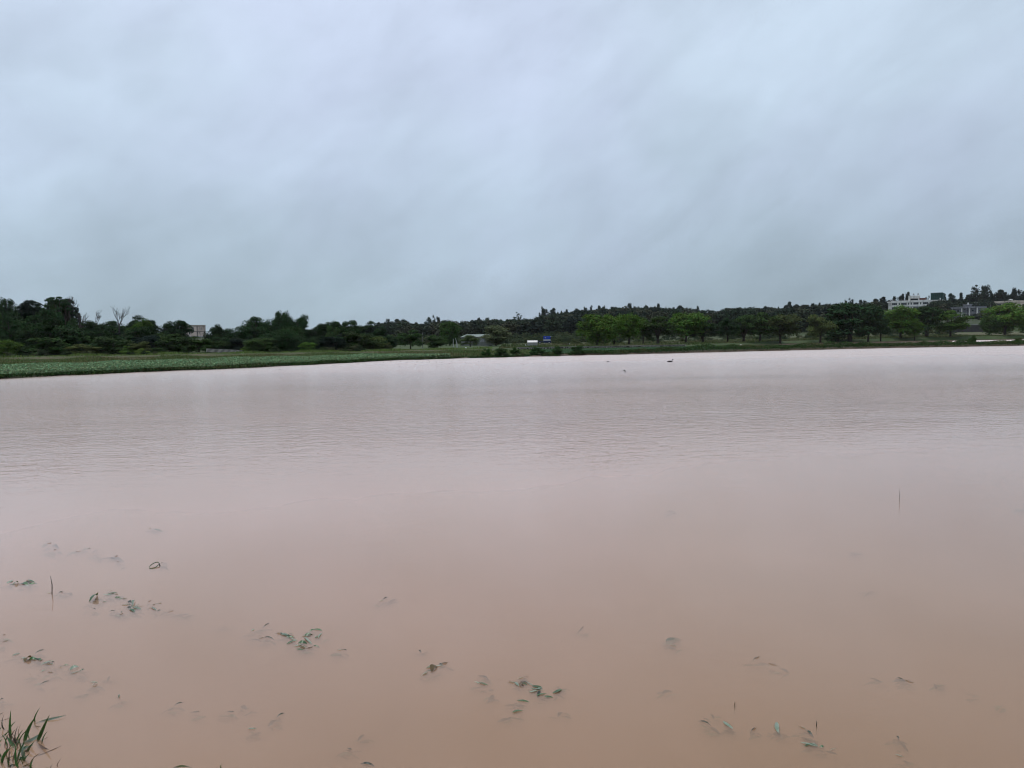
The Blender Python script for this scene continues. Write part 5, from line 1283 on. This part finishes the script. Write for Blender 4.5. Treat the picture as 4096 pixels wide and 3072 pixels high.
plant(ZC, [(1295, 328, 1380, 370, 46, 'flat', PL), (1360, 350, 1420, 345, 36, 'fold', PL), (1350, 440, 1450, 390, 24, 'flat', G_), (1375, 378, 1440, 395, 16, 'flat', PL), (1460, 432, 1550, 432, 44, 'fold', G_), (1525, 368, 1600, 440, 26, 'flat', PL), (1560, 312, 1640, 282, 18, 'arch', G_), (1520, 375, 1630, 325, 12, 'arch', D), (1660, 380, 1700, 320, 18, 'flat', PL), (1475, 455, 1545, 485, 26, 'flat', BR), (1545, 485, 1610, 462, 26, 'flat', BR)], 'largest cluster of drowned leaves, green pale and brown together')  # the two brown strips are the leaves' reflection, painted as flat pieces
plant(ZC, [(1850, 497, 1915, 488, 18, 'flat', PL), (1905, 490, 1945, 490, 14, 'arch', D)], 'small striped leaf tip next to the largest leaf cluster')
one(ZC, 240, 1033, 335, 1006, 14); sub(ZC, 170, 1060, 250, 1035); one(ZC, 395, 1087, 490, 1103, 14, 'tip'); one(ZC, 740, 1083, 830, 1105, 14, 'tip'); sub(ZC, 905, 1005, 945, 1050, 30)
one(ZC, 1250, 1150, 1340, 1105, 15); sub(ZC, 1160, 1215, 1260, 1150, 30)
plant(ZC, [(970, 1276, 1055, 1268, 22, 'flat', PL), (1040, 1275, 1090, 1290, 36, 'sub', D)], 'single whitish floating leaf with a sunken dark patch beside it')
sub(ZC, 1940, 1440, 1978, 1468)
plant(ZD, [(370, 122, 410, 112, 14, 'flat', PL), (395, 105, 455, 80, 12, 'arch', D)], 'small grey leaf pair alone above the brown folded leaf')
one(ZD, 718, 548, 742, 572, 8)
plant(ZD, [(825, 745, 878, 700, 56, 'fold', BR), (860, 705, 930, 688, 18, 'flat', PL), (900, 695, 965, 670, 24, 'sub', G_), (770, 762, 800, 745, 10, 'flat', PL)], 'plant with a folded brown leaf and a pale stem bent over it')
sub(ZD, 1240, 750, 1350, 810, 22); sub(ZD, 1335, 980, 1390, 920, 30)
plant(ZD, [(1210, 838, 1262, 848, 14, 'flat', PL), (1250, 845, 1335, 862, 26, 'flat', G_)], 'narrow jade leaf floating near the brown folded leaf')
plant(ZD, [(1565, 842, 1612, 870, 38, 'flat', PL), (1605, 850, 1645, 880, 32, 'fold', BR), (1660, 835, 1740, 875, 14, 'flat', PL), (1725, 870, 1812, 892, 42, 'flat', G_), (1705, 903, 1832, 906, 9, 'flat', PL), (1770, 962, 1800, 905, 24, 'arch', D), (1780, 965, 1855, 975, 22, 'sub', D), (1640, 770, 1690, 820, 16, 'sub', D)], 'tangled drowned plant with a straight white stem and jade leaves')
plant(ZD, [(1903, 935, 1995, 902, 46, 'flat', G_), (1935, 845, 1970, 880, 10, 'sub', D)], 'wet sparkling green leaf beside the tangled drowned plant')
plant(ZD, [(1590, 998, 1700, 1015, 28, 'flat', G_), (1560, 1000, 1600, 998, 12, 'sub', D)], 'flat light green leaf below the tangled drowned plant')
plant(ZD, [(1545, 1105, 1640, 1088, 36, 'flat', G_), (1500, 1148, 1550, 1115, 20, 'sub', D)], 'grey green leaf with a sunken stem below the flat light green leaf')
sub(ZD, 1950, 1115, 1990, 1070, 24); one(ZD, 2110, 390, 2180, 350, 12, 'tip'); sub(ZD, 185, 1330, 230, 1265, 22); one(ZD, 80, 1400, 125, 1435, 14, 'tip'); one(ZD, 200, 1545, 330, 1572, 24)
plant(ZE, [(975, 505, 1065, 440, 70, 'sub', G_), (995, 530, 1050, 538, 12, 'flat', PL)], 'sunken broad grey leaf with a thin white edge breaking the water')
one(ZE, 1750, 660, 1820, 628, 13); plant(ZE, [(1870, 690, 2000, 722, 12, 'arch', D), (1990, 718, 2090, 760, 22, 'sub', D)], 'long dark leaf ridge curving down into the open water'); sub(ZE, 910, 950, 1010, 920, 30)
one(ZE, 1245, 1215, 1365, 1257, 13); sub(ZE, 1340, 1250, 1460, 1320, 26); sub(ZE, 1355, 1130, 1395, 1180)
plant(ZE, [(1478, 1232, 1562, 1300, 38, 'flat', PL), (1490, 1270, 1580, 1320, 40, 'sub', D)], 'speckled pale oval leaf afloat near the short upright twig')
one(ZE, 1720, 1320, 1795, 1280, 12)
plant(ZE, [(1960, 1240, 1990, 1340, 46, 'flat', PL), (1965, 1290, 2000, 1350, 50, 'sub', D)], 'pale grey green leaf pointing towards the bank')
one(ZF, 820, 440, 960, 487, 14, 'sub'); plant(ZF, [(1070, 465, 1150, 485, 11, 'arch', D), (1130, 480, 1260, 520, 14, 'arch', D)], 'long thin wavy leaf ridge far from the other leaves'); sub(ZF, 1400, 490, 1445, 545); sub(ZF, 1680, 585, 1785, 607, 14); sub(ZF, 2000, 680, 2040, 692, 12)
plant(ZF, [(200, 895, 290, 930, 14, 'arch', PL), (270, 925, 345, 985, 22, 'arch', D)], 'bent leaf with a pale spine above the sunken grey leaf')
plant(ZF, [(225, 1050, 385, 1078, 20, 'flat', PL), (380, 1075, 450, 1105, 18, 'sub', D), (440, 1085, 560, 1122, 22, 'sub', D), (240, 960, 380, 1050, 40, 'sub', D)], 'long sunken plant with a thin pale leaf edge above water')
plant(ZF, [(1075, 980, 1105, 1010, 9, 'arch', D), (1100, 1005, 1190, 1095, 22, 'sub', D)], 'leaf sinking steeply with only its dark tip above water')
plant(ZF, [(1070, 1155, 1140, 1172, 14, 'flat', PL), (1130, 1170, 1210, 1202, 14, 'sub', D)], 'thin white edged leaf close below the steeply sinking leaf')
sub((2600, 1800, .676), 1240, 600, 1262, 598, 8); sub((2600, 1800, .676), 2172, 347, 2190, 347, 7); sub((2600, 1800, .676), 1300, 822, 1320, 826, 8); one((2600, 1800, .676), 148, 350, 156, 350, 5)
SHORT = {'crumpled pale leaf and a green': 'the crumpled pale and green plant', 'big glossy green': 'the big glossy green leaf', 'bushy drowned': 'the bushy drowned plant', 'angular folded green': 'the angular folded leaf', 'fan of three': 'the leaf fan', 'crumpled wet': 'the crumpled wet leaves', 'largest cluster': 'the largest leaf cluster', 'folded brown leaf': 'the folded brown leaf', 'tangled': 'the tangled drowned plant', 'sunken broad grey': 'the sunken broad grey leaf', 'speckled': 'the speckled oval leaf', 'pale grey green leaf pointing': 'the pale grey green leaf', 'long thin wavy': 'the long wavy leaf ridge', 'long sunken plant': 'the long sunken plant', 'steeply with': 'the steeply sinking leaf', 'whitish floating': 'the single whitish leaf', 'crossed dark': 'the crossed dark leaves', 'two thin leaf tips': 'the two thin leaf tips', 'grey leaf pair': 'the small grey leaf pair', 'pinkish': 'the pinkish curled leaf', 'cluster alone': 'the small crumpled cluster'}
marks = [(o_, v) for o_, lb_, g_ in PLANTS if not g_ for k_, v in SHORT.items() if k_ in lb_]
for o_, lb_, g_ in PLANTS:
    if g_:
        m_ = min(marks, key=lambda q: (q[0].location - o_.location).length)
        dd_ = o_.location - m_[0].location
        o_['label'] = lb_ + (' beside ' if dd_.length < .5 else ' out from ' if dd_.y > 0 else ' on the bank side of ') + m_[1]
# ring leaf
c0 = at_z(617, 2267); o = empty('ring_leaf', (c0[0], c0[1], 0)); pts = []; k_ = np.linalg.norm(c0 - CAM) / F
for i in range(17):
    a = i / 16 * 6.0 + .6; pts.append((math.cos(a) * 13 * k_, math.sin(a) * 8 * k_ * 3.0, .012 + .012 * math.sin(a)))
MB().tube(pts, [(.0018, .0042)] * 16 + [.0015], 6).build('leaf', M['leaf_green'], o, smooth=True); MB().tube([(0.01, 0, -.2), (.05, .02, -.02), tuple(np.array(pts[0]))], [.005, .005, .006], 6).build('stalk', M['leaf_dark'], o)
tag(o, 'green leaf curled into a ring on the flood surface', 'plant')
# bare stalks
def stalk(x0, y0, x1, y1, wpx, label, nm='bare_stalk'):
    A = at_z(x0, y0); T = at_y(x1, y1, A[1]); k_ = np.linalg.norm(A - CAM) / F; o = empty(nm, (A[0], A[1], 0)); d = T - A
    mid = np.array([d[0] * .5 + .12 * abs(d[2]), 0, d[2] * .5]) if abs(d[0]) > .01 else np.array([.03 * d[2], 0, d[2] * .5])
    MB().tube([(0, 0, -.2), (0, 0, 0), tuple(mid), (d[0], 0, d[2])], [wpx * k_ * .5, wpx * k_ * .5, wpx * k_ * .45, wpx * k_ * .2], 7).build('stem', M['leaf_dark'], o, smooth=True)
    tag(o, label, 'stalk'); return o
o = stalk(208, 2374, 202, 2305, 3.2, 'tall bare stalk standing out of the flood with a leaf at its foot'); leaf(189, 2374, 205, 2370, 7, 'flat', 'leaf_green', o)
stalk(3597, 2005, 3596, 1954, 1.5, 'lone thin stalk far out in the still brown water'); stalk(2939, 2824, 2939, 2806, 3.0, 'short upright twig beside the speckled oval leaf'); stalk(3266, 2903, 3267, 2883, 3.2, 'short twig above the bent leaf with a pale spine')

# ------------------------------------------------------------------ grass clump at the near bank
def zb_(x, y): return x * .16393, 2800 + y * .16393
def gblade(pts, wz, mat, parent, lift=True, dy=0.0):
    P = [zb_(*p) for p in pts]; B0 = at_z(P[0][0], P[0][1], -.015); o = np.array(parent.location); Q = [B0]
    for i, p in enumerate(P[1:]):
        Q.append(at_y(p[0], p[1], B0[1] + dy * (i + 1)) if lift else at_z(p[0], p[1], .006))
    if len(Q) == 2:
        m_ = (Q[0] + Q[1]) / 2; m_ = m_ + (Q[1] - Q[0])[[0, 1, 2]] * 0 + np.array([(Q[1] - Q[0])[0] * -.06, -.02, .0]); Q = [Q[0], m_, Q[1]]
    Q = np.array(Q); n = 10; tt = np.linspace(0, 1, n); t0 = np.linspace(0, 1, len(Q))
    # quadratic through three points
    C = np.array([[np.polyval(np.polyfit(t0, Q[:, a], min(2, len(Q) - 1)), t_) for a in range(3)] for t_ in tt])
    k_ = np.linalg.norm(B0 - CAM) / F; hw = wz * .16393 * k_ * .5; rows = []
    for i, t_ in enumerate(tt):
        w = hw * (min(1, .45 + t_ * 2.2)) * (1 - t_ ** 2.2) + .0004
        dn = C[min(i + 1, n - 1)] - C[max(i - 1, 0)]; dn /= np.linalg.norm(dn) + 1e-9
        v = C[i] - CAM; v /= np.linalg.norm(v); sd = np.cross(dn, v); sd /= np.linalg.norm(sd) + 1e-9; nn = np.cross(sd, dn)
        rows.append([tuple(C[i] - o - sd * w), tuple(C[i] - o + nn * w * .45), tuple(C[i] - o + sd * w)])
    mb = MB(); mb.strip(rows); return mb.build('blade', M[mat], parent, smooth=True)
gp = at_z(*zb_(450, 1350), 0); gc = empty('grass_clump', (gp[0], gp[1], 0))
GB = 'grass_blade'
for pts, wz, mt, lf, dy in [
  ([(268, 1000), (240, 640), (268, 245)], 48, GB, 1, 0), ([(385, 1220), (270, 1040), (140, 870)], 62, GB, 1, .02), ([(590, 1060), (690, 720), (865, 415)], 72, GB, 1, .02),
  ([(900, 1050), (1040, 720), (1208, 360)], 68, GB, 1, .01), ([(470, 1110), (800, 960), (1075, 755)], 78, 'leaf_pale', 0, 0), ([(880, 570), (1250, 460), (1612, 374)], 50, 'leaf_pale', 0, 0),
  ([(860, 540), (975, 185)], 28, GB, 1, 0), ([(425, 1060), (568, 712)], 30, GB, 1, 0), ([(415, 1090), (435, 635)], 22, 'leaf_dark', 1, 0), ([(265, 725), (382, 512)], 28, GB, 1, 0),
  ([(130, 740), (88, 376)], 22, 'leaf_dark', 1, 0), ([(810, 1390), (1512, 1114)], 28, 'leaf_dead', 0, 0), ([(880, 1045), (1030, 1150), (1190, 1205)], 48, 'leaf_dead', 0, 0), ([(860, 540), (1005, 635)], 36, 'leaf_dead', 0, 0),
  ([(30, 1590), (120, 1300), (275, 1185)], 50, GB, 1, 0), ([(5, 910), (40, 650)], 40, GB, 1, 0), ([(798, 1680), (822, 1435)], 36, GB, 1, 0), ([(460, 1680), (420, 1000)], 40, GB, 1, 0),
  ([(630, 1400), (590, 1070)], 56, 'leaf_pale', 1, 0), ([(690, 1270), (845, 1005)], 58, 'leaf_green', 1, 0), ([(460, 1250), (705, 1075)], 44, 'leaf_green', 1, 0), ([(1430, 1620), (1492, 1425)], 12, 'leaf_dead', 1, 0),
  ([(1278, 1680), (1284, 1565)], 14, 'leaf_dark', 1, 0), ([(560, 1640), (730, 1530)], 60, 'leaf_brown', 0, 0), ([(690, 1480), (800, 1600)], 60, 'leaf_brown', 0, 0), ([(500, 1340), (640, 1420)], 50, 'leaf_brown', 0, 0),
  ([(280, 1530), (460, 1560)], 70, 'leaf_green', 0, 0), ([(290, 1470), (275, 1240)], 22, 'leaf_dark', 1, 0), ([(130, 1415), (390, 1330)], 26, 'leaf_pale', 0, 0), ([(60, 1400), (20, 1060)], 36, 'leaf_green', 1, 0),
  ([(0, 490), (260, 425)], 10, 'leaf_dead', 0, 0), ([(0, 1040), (75, 940)], 30, GB, 1, 0), ([(300, 1680), (310, 1560)], 26, 'leaf_dark', 1, 0), ([(0, 920), (110, 860), (220, 740)], 34, GB, 1, 0),
  ([(100, 1690), (0, 1570)], 40, GB, 1, 0), ([(430, 1330), (600, 1180), (830, 1100)], 46, 'leaf_pale', 0, 0), ([(450, 1260), (560, 1100), (590, 960)], 30, GB, 1, 0), ([(0, 330), (95, 298)], 18, 'leaf_dark', 0, 0),
  ([(190, 1650), (250, 1600), (330, 1560)], 26, 'leaf_dark', 0, 0), ([(1000, 950), (1180, 905)], 14, 'leaf_dead', 0, 0), ([(650, 1500), (610, 1250)], 40, 'leaf_green', 1, 0), ([(400, 1340), (520, 1420), (640, 1370)], 40, 'leaf_green', 0, 0),
  ([(340, 990), (400, 900)], 26, GB, 1, 0), ([(500, 900), (510, 590)], 9, 'leaf_dead', 1, 0), ([(840, 1660), (1180, 1640)], 26, 'leaf_green', 0, 0)]:
    gblade(pts, wz, mt, gc, bool(lf), dy)
rs = random.Random(77)
for i in range(34):
    bx_, by_ = rs.gauss(380, 220), rs.uniform(1050, 1660); hh_ = rs.uniform(130, 420); le = rs.uniform(-.5, .8) * hh_
    gblade([(bx_, by_), (bx_ + le * .35, by_ - hh_ * .6), (bx_ + le, by_ - hh_)], rs.uniform(9, 26), rs.choice([GB, GB, GB, 'leaf_green', 'leaf_dead']), gc)
tag(gc, 'clump of green grass blades half drowned at the bank corner', 'grass clump')
g2 = empty('grass_tuft', tuple(at_z(760, 3085, 0)))
for pts, wz in (([(4190, 1700), (4420, 1615), (4700, 1660)], 40), ([(5450, 1690), (5400, 1550)], 32), ([(4060, 1700), (4062, 1615)], 14)):
    gblade(pts, wz, GB, g2)
tag(g2, 'few grass blades arching up from the submerged bank edge', 'grass')

# ------------------------------------------------------------------ thin haze
t = NT('haze_mat'); pv_ = t.n('ShaderNodeVolumePrincipled'); pv_.inputs['Color'].default_value = (.92, .95, 1, 1); pv_.inputs['Density'].default_value = .00005
o_ = t.n('ShaderNodeOutputMaterial'); t.l(pv_.outputs[0], o_.inputs['Volume'])
hz = MB().box(-3050, 3050, -3050, 4050, -2.0, 60).build('haze', t.m); tag(hz, kind='stuff')
